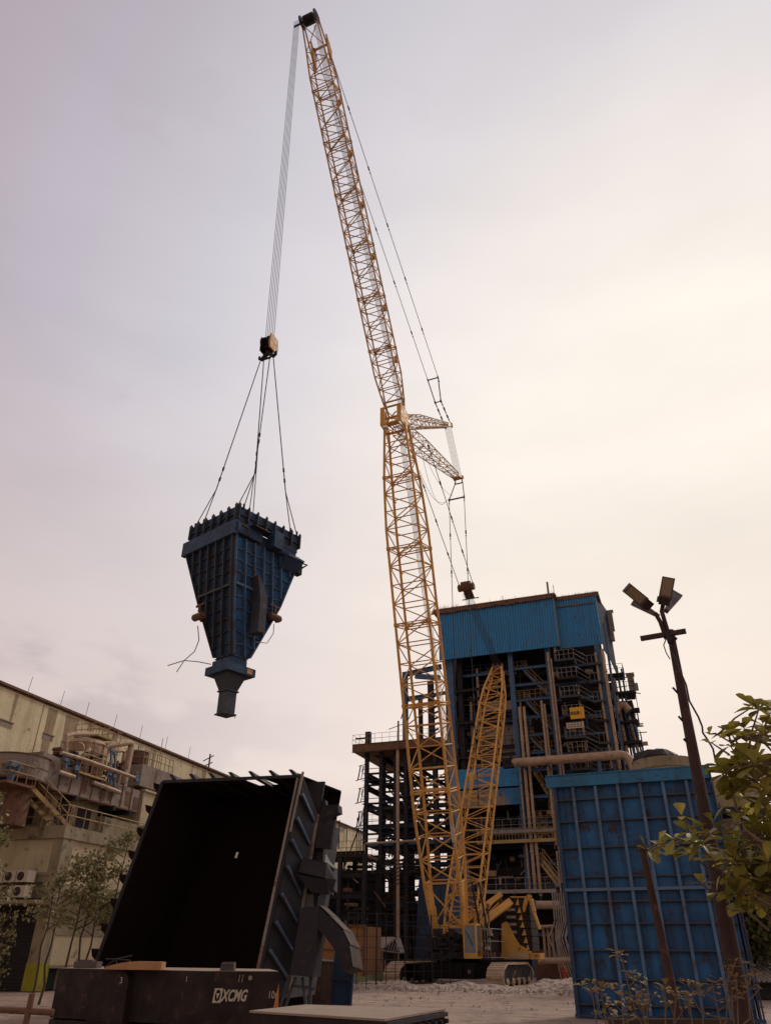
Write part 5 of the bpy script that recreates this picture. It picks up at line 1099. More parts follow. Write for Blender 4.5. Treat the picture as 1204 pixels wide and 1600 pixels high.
m = MB(SF); m.prism([(xl2-.6, -.2, ze+.0), (xm2-.1, -.2, ze+.0), (S(612, 1472).x, .9, zr), (xl2+.1, .9, zr)], (0, 0, .05)); m.prism([(xr2+.2, -.2, ze-.15), (xr2+.2, -.2, ze-.10), (S(612, 1472).x, .9, zr), (S(612, 1472).x, .9, zr-.05)], (0, 1, 0)); m.build('roof', M['sheetroof'], sh_)
m = MB(SF); ap = V((S(612, 1472).x, .7, zr-.05)); l_, r_2 = V((xm2-.1, -.1, ze)), V((xr2+.2, -.1, ze-.15))
m.bar(l_, ap, .06); m.bar(ap, r_2, .06); m.bar(l_, r_2, .07)
for k in range(1, 8): t = k/8; p = l_.lerp(r_2, t); q = l_.lerp(ap, min(1, t*1.8)) if t < .55 else ap.lerp(r_2, (t-.55)/.45); m.bar(p, q, .035)
m.build('truss', M['grey'], sh_)
m = MB(SF)
for x in (xl2, xm2, xr2): m.tube([(x, 0, 0), (x, 0, ze)], .05, 6)
m.build('post', M['grey'], sh_)
clutter(sh_, SF, [M['dark'], M['rust'], M['grey']], xl2, xr2, .5, 1.8, .2, 1.3, 18, .2)
m = MB(SF); m.box(xm2-.7, xm2-.25, .4, .8, .5, 1.1); m.build('orange_drum', M['orange'], sh_)
m = MB(SF); m.box(xl2-.3, xr2-.8, -.4, -.1, -.05, .45); m.build('kerb', M['green'], sh_)
# wire mesh fence in front of them
f0, f1 = at(540, 1560, 47), at(704, 1556, 50.5); fz = 3.6
fe = thing('wire_fence', 'thin dark wire fence in front of the ochre shed and shelter', 'fence', flat(f0, 0)); d = flat(f1-f0, 0); n = 11
m = MB(WF)
for k in range(n+1): p = flat(f0, 0)+d*k/n; m.tube([p, p+V((0, 0, fz))], .022 if k % 3 else .04, 4)
m.build('upright', M['dark'], fe); m = MB(WF)
for k in range(7): z = .25+k*.56; m.tube([flat(f0, z), flat(f0, z)+d], .012, 4)
m.build('wire', M['dark'], fe)
# low rusty wall, bent pipes and hydrant right of the crane
w0, w1 = at(838, 1538, 66), at(892, 1538, 64)
m = MB(WF); a, b = flat(w0, 0), flat(w1, 0); m.prism([a, b+(b-a)*.6, b+(b-a)*.6+V((0, 0, 2.0)), a+V((0, 0, 2.0))], (.1, .4, 0)); m.bar(a+V((.8, -.05, 1.1)), a+V((2.6, -.1, 1.15)), .06)
single(m, 'low_wall', M['rust'], 'low reddish brown wall behind the right crane track', 'wall', a)
pg = thing('bent_pipe_bank', 'bank of bent pipes and drooping hoses beside the crane counterweight', 'pipes', at(865, 1490, 64))
for k in range(4): m = MB(WF); m.tube([at(846+k*6.5, 1448, 64), at(848+k*6.5, 1448, 64.4), at(852+k*6.8, 1500, 64.4)], .10, 7); m.build('bent_pipe', M['pipe'], pg)
for a_, b_, r_ in ((at(843, 1448, 64), at(866, 1447, 64), .11), (at(840, 1502, 63.5), at(893, 1500, 63.5), .22), (at(835, 1414, 66), at(874, 1414, 66), .3)): m = MB(WF); m.tube([a_, b_], r_, 10); m.build('header_pipe', M['pipe'], pg)
for k in range(8):
    m = MB(WF); u = 868+k*3.4; m.tube([at(u-6, 1395, 64), at(u-2, 1440, 63.8), at(u-8+random.uniform(-4, 4), 1465, 63.6), at(u+2, 1500, 63.4), at(u+8+k, 1530, 63.2)], .05, 5); m.build('hose', M['grey'], pg)
hy = at(882, 1536, 60); hyb = flat(hy, 0); m = MB(WF); m.tube([hyb, hyb+V((0, 0, .9)), hyb+V((0, 0, 1.05))], [.17, .15, .08], 10); m.tube([hyb+V((-.3, 0, .65)), hyb+V((.3, 0, .65))], .07, 8); m.tube([hyb, hyb+V((0, 0, .08))], .25, 10)
single(m, 'fire_hydrant', M['red'], 'small red fire hydrant by the low wall right of the crane', 'hydrant', hyb)
# ================================================================== PLANT BEHIND THE RIGHT CASING
q = at(1030, 1490, 50); cyl = thing('round_tank', 'low round concrete tank top with rough dark mound seen above the blue casing', 'tank', flat(q, 0))
a = at(1036, 1191, 52); m = MB(WF); m.tube([flat(a, 0), flat(a, a.z)], 1.95, 30); m.tube([flat(a, a.z-.6), flat(a, a.z+.02)], 2.02, 30); m.build('shell', M['concrete'], cyl)
m = MB(WF); b = at(1022, 1185, 52.5); pts = []; base = len(m.v)
m.tube([flat(b, b.z-.4), flat(b, b.z), flat(b, b.z+.35), flat(b, b.z+.55)], [1.55, 1.5, 1.2, .3], 20); 
for v in m.v: v += V((random.uniform(-.12, .12), random.uniform(-.1, .1), random.uniform(-.06, .08)))
m.build('mound', M['dark'], cyl)
q = at(1130, 1490, 46); sl2 = thing('silo', 'weathered concrete silo with a beige round vessel under it beyond the tree branches', 'silo', flat(q, 0))
a, b = at(1135, 1219, 46), at(1140, 1268, 46); m = MB(WF); c_ = flat(q, 0); zt_, zb_ = a.z, b.z
m.tube([flat(a, zb_), flat(a, zt_-.3), flat(a, zt_)], [1.75, 1.7, 1.5], 26); m.build('drum', M['concrete'], sl2)
m = MB(WF); m.tube([flat(a, zb_-.35), flat(a, zb_-.05)], 1.9, 26); m.tube([flat(a, zb_-.05), flat(a, zb_+.5)], 1.72, 26, False); m.build('ring_beam', M['dark'], sl2)
m = MB(WF); z3 = at(1140, 1320, 46).z; m.tube([flat(a, z3-.6), flat(a, z3-.2), flat(a, z3+.3), flat(a, zb_-.5)], [.3, 1.0, 1.25, 1.2], 22); m.build('vessel', M['rustgrey'], sl2)
m = MB(WF)
for t in range(6): an = t*math.pi/3+.3; p = flat(a, 0)+V((1.6*math.cos(an), 1.6*math.sin(an), 0)); m.bar(p, p+V((0, 0, zb_-.3)), .22)
for k in range(5): z = 1.2+k*1.3; m.tube([flat(a, z)+V((-2, -1.6, 0)), flat(a, z)+V((3.5, -1.6, 0))], .05, 5); m.box(a.x-2, a.x+3, a.y-1.5, a.y-1.3, z-.12, z)
m.build('support', M['dark'], sl2)
for i, (u, v, Y, wdt, lbl) in enumerate(((1160, 1435, 56, 3.2, 'long corrugated shed roof among trees on the right'), (1172, 1520, 40, 1.6, 'small shed with ribbed grey roof low at the right edge'))):
    q = at(u, v, Y); m = MB(WF); ht = q.z; b_ = flat(q, 0); t_ = thing('low_shed', lbl, 'shed', b_)
    m.box(b_.x-wdt, b_.x+wdt+(3 if i == 0 else 0), b_.y, b_.y+3, 0, ht-.3); m.build('wall', M['dark'], t_)
    m = MB(WF); m.corr((b_.x-wdt-.1, b_.y-.5, ht-.35), (2*wdt+(3 if i == 0 else .2), 0, 0), (0, 2.4, .75), 14, .05, (0, -.3, 1)); m.build('roof', M['sheetroof'], t_)
# ================================================================== LEFT FACTORY BUILDING
LF = Fr(-22.9, 43, 18); HW = 15.3
def Lw(u, v, x=0): return hit(LF, 0, x, u, v)      # wall-parallel plane at local x
fb_ = thing('factory_building', 'long cream rendered factory building with dark parapet on the left', 'factory building', LF.w((0, 10, 0)))
def fp(fn, nm, mt, par=None, lab=None): m = MB(LF); fn(m); return m.build(nm, mt, par or fb_, lab)
fp(lambda m: m.box(-12, 0, -14, 66, 0, HW), 'main_wall', M['wall'])
fp(lambda m: (m.box(-.3, .18, -14, 66.1, HW, HW+.14), m.box(-.02, .05, -14, 66.05, HW-.10, HW-.001)), 'parapet_coping', M['rust'])
for (u0, u1, v) in ((1, 20, 1129), (68, 83, 1150), (97, 106, 1163), (105, 113, 1170)):
    a, b = Lw(u0, v), Lw(u1, v+3); w_ = fp(lambda m: m.box(-.05, .012, a.y, b.y, a.z-.17, a.z+.17), 'window', M['rustgrey'])
    fp(lambda m: (m.box(.0, .06, a.y-.08, b.y+.08, a.z+.17, a.z+.23), m.box(.0, .04, a.y-.05, a.y, a.z-.17, a.z+.17)), 'window_frame', M['concrete'], w_)
for u, v in ((43, 1080), (94, 1100), (133, 1118), (177, 1137), (217, 1156), (257, 1172), (293, 1188)):
    a = Lw(u, v); fp(lambda m: m.tube([(.05, a.y, HW+.1), (.05, a.y+.1, HW+1.15)], .02, 4), 'lightning_rod', M['dark'])
a = Lw(326, 1200); fp(lambda m: (m.bar((0, a.y, HW), (0, a.y, HW+1.3), .1), m.bar((0, a.y-1, HW+.5), (0, a.y+.6, HW+1.3), .07), m.bar((0, a.y-.6, HW+.2), (0, a.y+.5, HW+.7), .07)), 'roof_bracket', M['dark'])
for k in range(10): fp(lambda m: m.box(-.02, .015, -2+k*6.1, -1.93+k*6.1, 2, HW-.15), 'wall_joint', M['concrete'])
for y_, w_, h_ in ((4.6, .9, 4.6), (6.3, 1.3, 4.0), (8.6, .5, 3.2), (11.5, .4, 2.6), (16.5, .5, 2.4), (1.6, .3, 1.8), (24, .7, 2.6)): fp(lambda m: m.prism([(.004, y_, HW-.2), (.004, y_+w_, HW-.2), (.004, y_+w_*.8, HW-h_), (.004, y_+w_*.3, HW-h_-.6)], (.004, 0, 0)), 'water_stain', M['stain'])
# rear gable corner seen beyond the casing
a = Lw(532, 1300); fp(lambda m: (m.bar((.2, a.y-1, a.z-2), (.2, a.y-1, a.z+1.2), .12), m.bar((.2, a.y+1.6, a.z-1.2), (.2, a.y+1.6, a.z+1), .1), m.bar((.2, a.y-1, a.z+.6), (.2, a.y+1.6, a.z+.6), .12), m.bar((.2, a.y-3, a.z-.4), (.2, a.y-1, a.z-.3), .15)), 'pipe_frame', M['dark'])
# annex : concrete framed volume in front of the wall
AX = 6.3; y0c, y1c = .35, 1.75
an = thing('annex_building', 'stained concrete annex with yellow-green painted corner column and roller shutter', 'annex', LF.w((AX, 1, 0)))
_sh = LF.w((0, .97, 0)); LA = Fr(_sh.x, _sh.y, 18)
def ap_(fn, nm, mt, par=None, lab=None): m = MB(LA); fn(m); return m.build(nm, mt, par or an, lab)
zl1 = Lw(62, 1505, AX).z; z2 = Lw(95, 1392, AX).z; zter = Lw(120, 1293, AX).z; zterb = Lw(120, 1313, AX).z
ye = 15.0; zled = hit(LF, 1, -.6, 28, 1406).z
ap_(lambda m: m.box(AX-.62, AX, 0, .85, zl1, zter-.01), 'corner_column', M['concrete'])
ap_(lambda m: m.box(AX-.64, AX+.02, -.02, .87, 0, zl1), 'painted_base', M['lime'])
ap_(lambda m: (m.box(.0, AX-.15, .15, ye, z2+.3, zter-.35), m.box(0, AX-1.2, 1.2, ye, 0, z2+.3)), 'core_wall', M['panel'])
ap_(lambda m: (m.box(0, AX+.05, -.12, ye, zterb, zter), m.box(-6, .0, -.12, 1, zterb, zter)), 'terrace_slab', M['concrete'])
ap_(lambda m: (m.box(-6, AX-.02, .02, ye, z2-.35, z2+.35), m.box(-6, AX+.5, -1.7, .0, zled-.16, zled)), 'first_floor_beam', M['concrete'])
ap_(lambda m: m.box(-6, AX-.9, .35, .45, 0, z2-.35), 'roller_shutter', M['shutter'])
for k in range(22): pass
ap_(lambda m: [m.box(-6, AX-.9, .30, .36, k*.16, k*.16+.09) for k in range(int((z2-.4)/.16))], 'shutter_slats', M['shutter'])
# bay of pale panels on the long side
yp0 = Lw(72, 1462, AX).y; yp1 = ye; zp0, zp1 = Lw(110, 1511, AX).z, Lw(100, 1462, AX).z
ap_(lambda m: (m.box(AX-.3, AX-.12, .85, ye, zl1-.1, zp1+.02),), 'infill_panel', M['panel'])
ap_(lambda m: m.box(AX-.3, AX-.06, .85, ye, zp1+.02, z2-.36), 'upper_infill', M['concrete'])
ap_(lambda m: m.box(AX-.35, AX+.06, .85, ye, zl1-.22, zl1-.1), 'sill_band', M['concrete']); ap_(lambda m: m.box(AX+.001, AX+.8, .9, ye, z2-.12, z2+.12), 'shade_ledge', M['concrete'])  # overhanging ledge added to cast shade on the wall below
ap_(lambda m: m.box(AX-.6, AX-.5, .9, 2.1, 0, zl1-.2), 'door', M['door']); ap_(lambda m: m.box(AX-.65, AX-.35, 2.1, 2.75, 0, zl1-.2), 'door_pier', M['panel']); ap_(lambda m: m.box(AX-.62, AX-.5, 2.75, 6, 0, zl1-.2), 'door', M['door']); ap_(lambda m: m.box(AX-.65, AX-.3, 6, ye, 0, zl1-.2), 'lower_wall', M['panel'])
# front elevation above the shutter: recessed wall, ledges
ap_(lambda m: m.box(-6, AX-.76, .5, 1.2, z2+.35, zterb-.001), 'front_wall', M['concrete'])
ap_(lambda m: (m.box(-6, AX-.2, -.25, .5, zterb-1.75, zterb-1.62), m.box(-6, AX-.2, -.2, .5, z2+.36, z2+.75)), 'ledge', M['concrete'])
ap_(lambda m: m.box(-8, 0, -.1, 12, zter, HW-4), 'pilaster_wall', M['wall']) if 0 else None
h0 = hit(LF, 1, -.12, 35, 1175)
# tall pier at the frame edge
pa, pb_ = hit(LF, 1, 1.0, 2, 1300), hit(LF, 1, 1.0, 42, 1300)
ap_(lambda m: m.box(pb_.x-4.5, pb_.x-.9, 1.5, 4, zter, Lw(10, 1172, 2).z), 'stair_tower', M['panel'])
ap_(lambda m: m.box(pb_.x-.9, pb_.x-.15, 1.2, 4, zter, Lw(10, 1172, 2).z+.1), 'pier', M['concrete'])
# terrace railing
ap_(lambda m: (rail(m, [(AX, -.05, zter), (AX, ye, zter)], 1.0, .03, 1.3), rail(m, [(0, -.1, zter), (AX, -.1, zter)], 1.0, .03, 1.3)), 'terrace_railing', M['railing'])
ap_(lambda m: (m.box(1.2, 4.2, .9, 5, zter, zter+2.1), m.box(0, 4.8, 5, 14.5, zter, zter+1.2)), 'rooftop_room', M['concrete'])
for bx_ in ((4.19, 4.22, 1.4, 2.6, zter+.3, zter+1.6), (4.19, 4.22, 3.2, 4.4, zter+.4, zter+1.5), (1.6, 3.2, .88, .91, zter+.3, zter+1.8)): ap_(lambda m: m.box(*bx_), 'dark_window', M['dark'])
# steel stair from the terrace to the platform
s0_, s1_ = Lw(108, 1296, 5.6), Lw(42, 1230, 4.6)
st0 = V((5.7, s0_.y, zter)); st1 = V((4.9, s1_.y, s1_.z))
stt = thing('steel_stair', 'yellowish steel stair climbing from the terrace to the blue valve platform', 'stairs', LF.w(st0))
m = MB(LF); stair(m, st0, st1, (-.9, 0, 0), .03); m.build('flight', M['railing'], stt)
m = MB(LF); m.box(2.6, 5.1, st1.y-2.0, st1.y, st1.z-.12, st1.z); m.build('landing', M['rust'], stt); m = MB(LF); rail(m, [(5.1, st1.y, st1.z), (5.1, st1.y-2, st1.z), (2.6, st1.y-2, st1.z)], .9, .03, .6); m.build('landing_railing', M['railing'], stt)
m = MB(LF)
for k in range(14): m.obox((random.uniform(3.8, 4.8), st1.y-random.uniform(.4, 1.6), st1.z+random.uniform(.15, 1.15)), (random.uniform(.05, .16), 0, 0), (0, random.uniform(.05, .16), 0), (0, 0, random.uniform(.08, .2)))
m.tube([(4.4, st1.y-1, st1.z+.1), (4.4, st1.y-1, st1.z+1.3), (3.8, st1.y-1, st1.z+1.3)], .10, 8); m.tube([(4.8, st1.y-1.2, st1.z+.9), (3.8, st1.y-1.2, st1.z+.9)], .08, 8)
for k in range(3): m.tube([(4.75, st1.y-.6-.4*k, st1.z+.5+.2*k), (4.8, st1.y-.6-.4*k, st1.z+.5+.2*k)], .17, 12)
single(m, 'valve_set', M['bluelt'], 'blue valves and pump set standing on the stair landing', 'valves', LF.w((4, st1.y-1, st1.z)))
# big duct
XD = 4.9
def D(u, v, x=XD): return hit(LF, 0, x, u, v)
a, b, c, d = D(105, 1226), D(215, 1262), D(213, 1276), D(80, 1236)
yd0, yd1 = D(88, 1240).y, D(215, 1270).y; zdb = D(150, 1252).z; zdt = D(150, 1211).z
du_ = thing('flue_duct', 'large rust streaked flue duct with a rounded end on the left building', 'duct', LF.w((3.5, yd0, zdb)))
m = MB(LF)
m.frustum([V((2.9, yd0, zdb)), V((XD, yd0, zdb)), V((XD, yd0, zdt)), V((2.9, yd0, zdt))], [V((2.9, yd1, zdb)), V((XD, yd1, zdb)), V((XD, yd1, zdt-.1)), V((2.9, yd1, zdt-.1))]); m.build('trunk', M['rustgrey'], du_)
m = MB(LF)
for k in range(9): y = yd0+(yd1-yd0)*k/8; m.box(2.85, XD+.05, y-.03, y+.03, zdb-.04, zdt+.03)
m.box(XD, XD+.06, yd0, yd1, zdb-.04, zdb+.04); m.build('duct_flange', M['rust'], du_)
for k in range(9):
    y = yd0+(yd1-yd0)*(k+.25)/9
    if k in (2, 4, 5, 7, 8): m = MB(LF); m.box(XD+.005, XD+.02, y, y+random.uniform(.2, .6), zdb+random.uniform(.1, .3), zdb+random.uniform(.6, 1.1)); m.build('rust_patch', M['rust'], du_)
# curved elbow: quarter torus of rectangular section
zE = D(60, 1190, 4.4).z; n = 12; m = MB(LF); prev = None; cyc = yd0; R_i, R_o = .25, .25+(zdt-zdb)
for i in range(n+1):
    t = math.pi*i/n*.52; cc = V((0, cyc, zdt+R_i)); o = V((0, -math.sin(t), -math.cos(t)))
    sec = [cc+o*R_i+V((2.9, 0, 0)), cc+o*R_i+V((XD, 0, 0)), cc+o*R_o+V((XD, 0, 0)), cc+o*R_o+V((2.9, 0, 0))]
    if prev: m.frustum(prev, sec, False)
    prev = sec
m.build('elbow', M['rustgrey'], du_)
a_, b_2 = D(48, 1190, 4.6), D(48, 1168, 4.6); ce = V((3.4, D(62, 1190, 4.9).y, 0)); zh0, zh1 = D(60, 1221).z, D(60, 1183).z
m = MB(LF); m.tube([V((3.6, ce.y, zh0)), V((3.6, ce.y, zh1))], 1.55, 32); m.build('hood', M['rustgrey'], du_, 'round drum shaped hood at the duct end')
m = MB(LF); m.tube([V((3.6, ce.y, zh1)), V((3.6, ce.y, zh1+.06))], 1.6, 32); m.tube([V((3.6, ce.y, zh0-.05)), V((3.6, ce.y, zh0+.03))], 1.6, 32); m.tube([V((3.6, ce.y, (zh0+zh1)/2-.02)), V((3.6, ce.y, (zh0+zh1)/2+.02))], 1.57, 32); m.tube([V((3.6, ce.y, zh0-2.2)), V((3.6, ce.y, zh0))], 1.0, 20); m.build('hood_band', M['rust'], du_)
for y in (yd0+1.5, yd0+5, yd1-1): m = MB(LF); m.bar((3.6, y, zter), (3.6, y, zdb-.05), .3); m.bar((2.4, y, zdb-.15), (5.1, y, zdb-.15), .2, .25); m.build('duct_support', M['dark'], du_)
# vessel with pipes standing above the duct
va = D(136, 1188, 3.6); zv0, zv1 = D(136, 1205, 3.6).z, D(136, 1156, 3.6).z
ve = thing('pressure_vessel', 'rusty upright pressure vessel with caged top above the flue duct', 'vessel', LF.w((3.4, va.y, zv0)))
m = MB(LF); m.tube([(3.4, va.y, zv0-1.2), (3.4, va.y, zv0), (3.4, va.y, zv1-.3), (3.4, va.y, zv1), (3.4, va.y, zv1+.18)], [1.0, 1.25, 1.25, .95, .4], 24); m.build('shell', M['pipe'], ve)
m = MB(LF)
for k in range(12): t = k*math.pi/6; m.bar((3.4+1.27*math.cos(t), va.y+1.27*math.sin(t), zv0), (3.4+1.27*math.cos(t), va.y+1.27*math.sin(t), zv1-.3), .05)
for z in (zv0+.1, (zv0+zv1)/2, zv1-.3): m.tube([(3.4, va.y, z-.03), (3.4, va.y, z+.03)], 1.29, 24)
m.build('cage_bar', M['railing'], ve)
m = MB(LF); m.box(2.6, 4.4, va.y-.4, va.y+1.0, zv1+.2, zv1+.3); rail(m, [(2.6, va.y-.4, zv1+.3), (4.4, va.y-.4, zv1+.3), (4.4, va.y+1.0, zv1+.3), (2.6, va.y+1.0, zv1+.3)], .7, .025, .4)
for s in (0, .35): m.tube([(4.55, va.y+1.2+s, zv0-1), (4.55, va.y+1.2+s, zv1+.8)], .025, 4)
for k in range(12): m.tube([(4.55, va.y+1.2, zv0-1+k*.32), (4.55, va.y+1.55, zv0-1+k*.32)], .02, 4)
m.build('top_platform', M['railing'], ve)
m = MB(LF); m.tube([D(103, 1160, 4.8), D(104, 1150, 4.8), D(112, 1147, 4.6), D(140, 1146, 4.2)], .12, 8); m.tube([D(104, 1155, 4.8), D(102, 1178, 4.8)], .12, 8); m.tube([D(116, 1180, 4.6), D(137, 1178, 4.5), D(140, 1166, 4.0)], .2, 10); m.tube([D(122, 1170, 4.0), D(128, 1168, 3.6)], .36, 14); m.build('nozzle_pipe', M['pipe'], ve)
pr = thing('pipe_run', 'tan pipes with elbows and blue brackets running over the flue duct', 'pipes', LF.w((5.2, va.y, zdt)))
m = MB(LF)
m.tube([D(96, 1176, 5.3), D(130, 1186, 5.3), D(210, 1215, 5.3)], .11, 8); m.tube([D(165, 1166, 4.2), D(200, 1160, 4.2), D(205, 1162, 4.2), D(205, 1168, 4.2), D(191, 1240, 4.6)], .20, 10)
m.tube([D(165, 1178, 4.4), D(169, 1174, 4.4), D(190, 1173, 4.4), D(195, 1176, 4.4), D(184, 1228, 4.5)], .11, 8); m.tube([D(92, 1206, 5.2), D(116, 1214, 5.2)], .13, 8); m.tube([D(145, 1222, 5.1), D(187, 1238, 5.1)], .13, 8)
m.build('pipe', M['pipe'], pr)
for (u, v0, v1) in ((123, 1187, 1218), (174, 1172, 1225), (180, 1178, 1228), (159, 1218, 1232), (213, 1212, 1222), (104, 1183, 1200), (108, 1186, 1195), (170, 1206, 1222)): m = MB(LF); m.bar(D(u, v0, 5.15), D(u-1, v1, 5.15), .10); m.obox(D(u, v0, 5.15), (.08, 0, 0), (0, .16, 0), (0, 0, .06)); m.build('bracket', M['bluelt'], pr)
for (u, v) in ((103, 1186), (119, 1200), (171, 1208), (178, 1212), (213, 1218)): m = MB(LF); m.obox(D(u, v, 5.2), (.1, 0, 0), (0, .16, 0), (0, 0, .12)); m.tube([D(u, v, 5.2), D(u, v, 5.2)+V((0, 0, .4))], .04, 6); m.tube([D(u, v, 5.2)+V((0, -.15, .4)), D(u, v, 5.2)+V((0, .15, .4))], .03, 6); m.build('valve', M['bluelt'], pr)
m = MB(LF)
m.tube([D(249, 1203, 4), D(243, 1232, 4)], .12, 6); m.tube([D(268, 1210, 4), D(265, 1228, 4)], .12, 6); m.bar(D(249, 1205, 4), D(268, 1211, 4), .12); m.bar(D(248, 1216, 4), D(266, 1222, 4), .08)
m.build('portal_frame', M['bluelt'], pr)
m = MB(LF); a, b = D(122, 1206, 5.2), D(165, 1217, 5.2); m.box(4.2, 5.3, a.y, b.y, (a.z+b.z)/2-.1, (a.z+b.z)/2); rail(m, [(5.3, a.y, (a.z+b.z)/2), (5.3, b.y, (a.z+b.z)/2)], 1.0, .03, .45); m.build('valve_platform', M['railing'], pr)
clutter(pr, LF, [M['pipe'], M['rust'], M['dark']], 3.2, 5.0, yd0+.3, yd1-.5, zdt+.05, zdt+1.3, 50, .15)
q = D(213, 1190, 3.4); zt0, zt1 = D(213, 1196, 3.4).z, D(213, 1176, 3.4).z
tk = thing('small_tank', 'small round rusty tank on a railed platform right of the vessel', 'tank', LF.w((3.4, q.y, zt0)))
m = MB(LF); m.tube([(3.4, q.y, zt0), (3.4, q.y, zt1)], .75, 20); m.build('shell', M['rust'], tk)
m = MB(LF); m.tube([(3.4, q.y, zt1), (3.4, q.y, zt1+.05)], .8, 20); m.tube([(3.4, q.y, (zt0+zt1)/2), (3.4, q.y, (zt0+zt1)/2+.05)], .78, 20); m.tube([(3.4, q.y, zt1), (3.4, q.y, zt1+.5)], .05, 6); m.build('band', M['rustgrey'], tk)
m = MB(LF); m.box(2.2, 4.6, q.y-.9, q.y+2.6, zt0-1.5, zt0-.15); m.build('base_box', M['rustgrey'], tk); m = MB(LF); rail(m, [(4.6, q.y-.9, zt0-.15), (4.6, q.y+2.6, zt0-.15)], .9, .03, .5); m.tube([(4.65, q.y+.8, zt0-1), (4.65, q.y+.8, zt1+1.1)], .025, 4); m.build('railing', M['railing'], tk)
# annex block standing right of the duct
a, b = D(212, 1232, 4.8), D(252, 1240, 4.8)
ap_(lambda m: (m.box(0, 4.8, a.y, b.y+2, zter, a.z), m.box(-.0, 4.95, a.y-.1, b.y+2.1, a.z, a.z+.12)), 'side_block', M['panel'])
# air conditioners on the ledge at the left edge
def acu(lbl, loc, z):
    t = thing('ac_unit', lbl, 'air conditioner', loc, 'outdoor air conditioner units stacked on the annex ledge')
    return t
zac = z2+.15
xs2 = [hit(LF, 1, -.35, u, 1372).x for u in (-4, 15, 34)]
h0_ = hit(LF, 1, -.35, 28, 1358).z; h1_ = hit(LF, 1, -.35, 28, 1378).z; h2_ = hit(LF, 1, -.35, 28, 1381).z; h3_ = hit(LF, 1, -.35, 28, 1402).z
names = iter(('upper AC unit cut by the frame edge, dark round fan', 'upper AC unit second from the right in its row', 'upper AC unit at the right end with a pale side casing', 'lower AC unit cut by the frame edge behind the railing', 'lower AC unit second from the right behind the railing', 'lower AC unit at the right end behind the railing'))
base = None
for z in (h1_, h3_):
    for x in xs2:
        loc = LF.w((x, -.35, z))
        if base is None:
            base = acu(next(names), loc, z); w_ = xs2[1]-xs2[0]-.06; hh = h0_-h1_-.05; AF = Fr(loc.x, loc.y, 18, loc.z)
            m = MB(AF); m.box(-w_/2, w_/2, 0, .55, 0, hh); m.build('casing', M['white'], base)
            m = MB(AF); m.tube([(-.08, -.02, hh/2), (-.08, .01, hh/2)], hh*.38, 20); m.build('fan', M['dark'], base)
            m = MB(AF)
            for k in range(4): m.tube([(-.08+hh*.1*(k+.6)*math.cos(t*math.pi/8), -.035, hh/2+hh*.1*(k+.6)*math.sin(t*math.pi/8)) for t in range(17)], .008, 4)
            m.build('fan_grille', M['rust'], base)
        else: copy_thing(base, loc, None, next(names))
ap_(lambda m: (rail(m, [(-6, -1.65, zled), (AX-1.3, -1.65, zled)], .75, .02, .7),), 'ledge_railing', M['dark'])
# ================================================================== TREES AND PLANTS
def leafquad(mb, p, s, n=None, asp=.45):
    d = V((random.gauss(0, 1), random.gauss(0, 1), random.gauss(0, .7)-.3)).normalized(); w = d.cross(V((random.gauss(0, 1), random.gauss(0, 1), random.gauss(0, 1)))).normalized()*s*asp; k = d.cross(w).normalized()*s*.12
    mb.add([p, p+d*s*.5+w+k, p+d*s, p+d*s*.5-w+k], [(0, 1, 2), (0, 2, 3)])
def thin_tree(base, h, spread, nl, ls, lbl, trunks=1, cz=.45, lm='smallleaf', group='young trees beside the annex', name='young_tree', r0=.05, cat='tree'):
    t = thing(name, lbl, cat, base, group); tr = MB(WF); cr = MB(WF)
    for k in range(trunks):
        b = base+V((random.uniform(-.2, .2)*(trunks > 1), random.uniform(-.2, .2)*(trunks > 1), 0)); top = b+V((random.uniform(-.12, .12)*h*.5, random.uniform(-.1, .1)*h*.5, h))
        pts = [b.lerp(top, i/7)+V((random.uniform(-.07, .07), random.uniform(-.07, .07), 0))*(i > 0) for i in range(8)]; tr.tube(pts, [r0*(1-.11*i) for i in range(8)], 7)
        for j in range(9):
            tt = cz+(1-cz)*(j/9); o = b.lerp(top, tt); an = random.uniform(0, 6.28); L_ = spread*random.uniform(.5, 1)*(1.15-.6*(tt-cz)/(1-cz)); e = o+V((math.cos(an)*L_, math.sin(an)*L_, random.uniform(.3, .9)*L_*.7))
            mid = o.lerp(e, .5)+V((0, 0, .1*L_)); tr.tube([o, mid, e], [r0*.4, r0*.28, r0*.12], 5)
            for q in range(5):
                e2 = mid.lerp(e, random.random())+V((random.gauss(0, .28), random.gauss(0, .28), random.gauss(0, .2)))*L_; s = mid.lerp(e, random.random()); tr.tube([s, e2], [r0*.12, r0*.06], 4)
                for _ in range(int(nl/(trunks*45))):
                    c = s.lerp(e2, random.random()**.6)+V((random.gauss(0, .13), random.gauss(0, .13), random.gauss(0, .10)))*spread; leafquad(cr, c, ls*random.uniform(.6, 1.3))
    tr.build('trunk', M['bark'], t); cr.build('crown', M[lm], t); return t
yt = [((98, 1518), 30, 4.5, 1.1, 620, 'young tree with forked slim trunk nearest the yellow-green column'), ((119, 1516), 30.5, 4.8, 1.0, 580, 'slim straight young tree second from the left beside the annex'),
      ((133, 1516), 31, 4.3, .85, 460, 'thin young tree third from the left with a single stem'), ((158, 1514), 31, 5.7, 1.2, 800, 'tallest young tree with leafy top beside the black casing')]
for (uv, Y, h, sp, nl, lb) in yt: thin_tree(flat(at(uv[0], uv[1], Y), 0), h, sp, nl*1.25, .12, lb, 1, .5)
thin_tree(flat(at(70, 1516, 32), 0), 4.2, 1.0, 500, .15, 'low sprawling young tree whose crown hangs before the dark shutter', 2, .55)
thin_tree(flat(at(-80, 1530, 27), 0), 6.3, 1.15, 2000, .14, 'leafy olive tree cut off by the left edge of the frame', 3, .42, r0=.09)
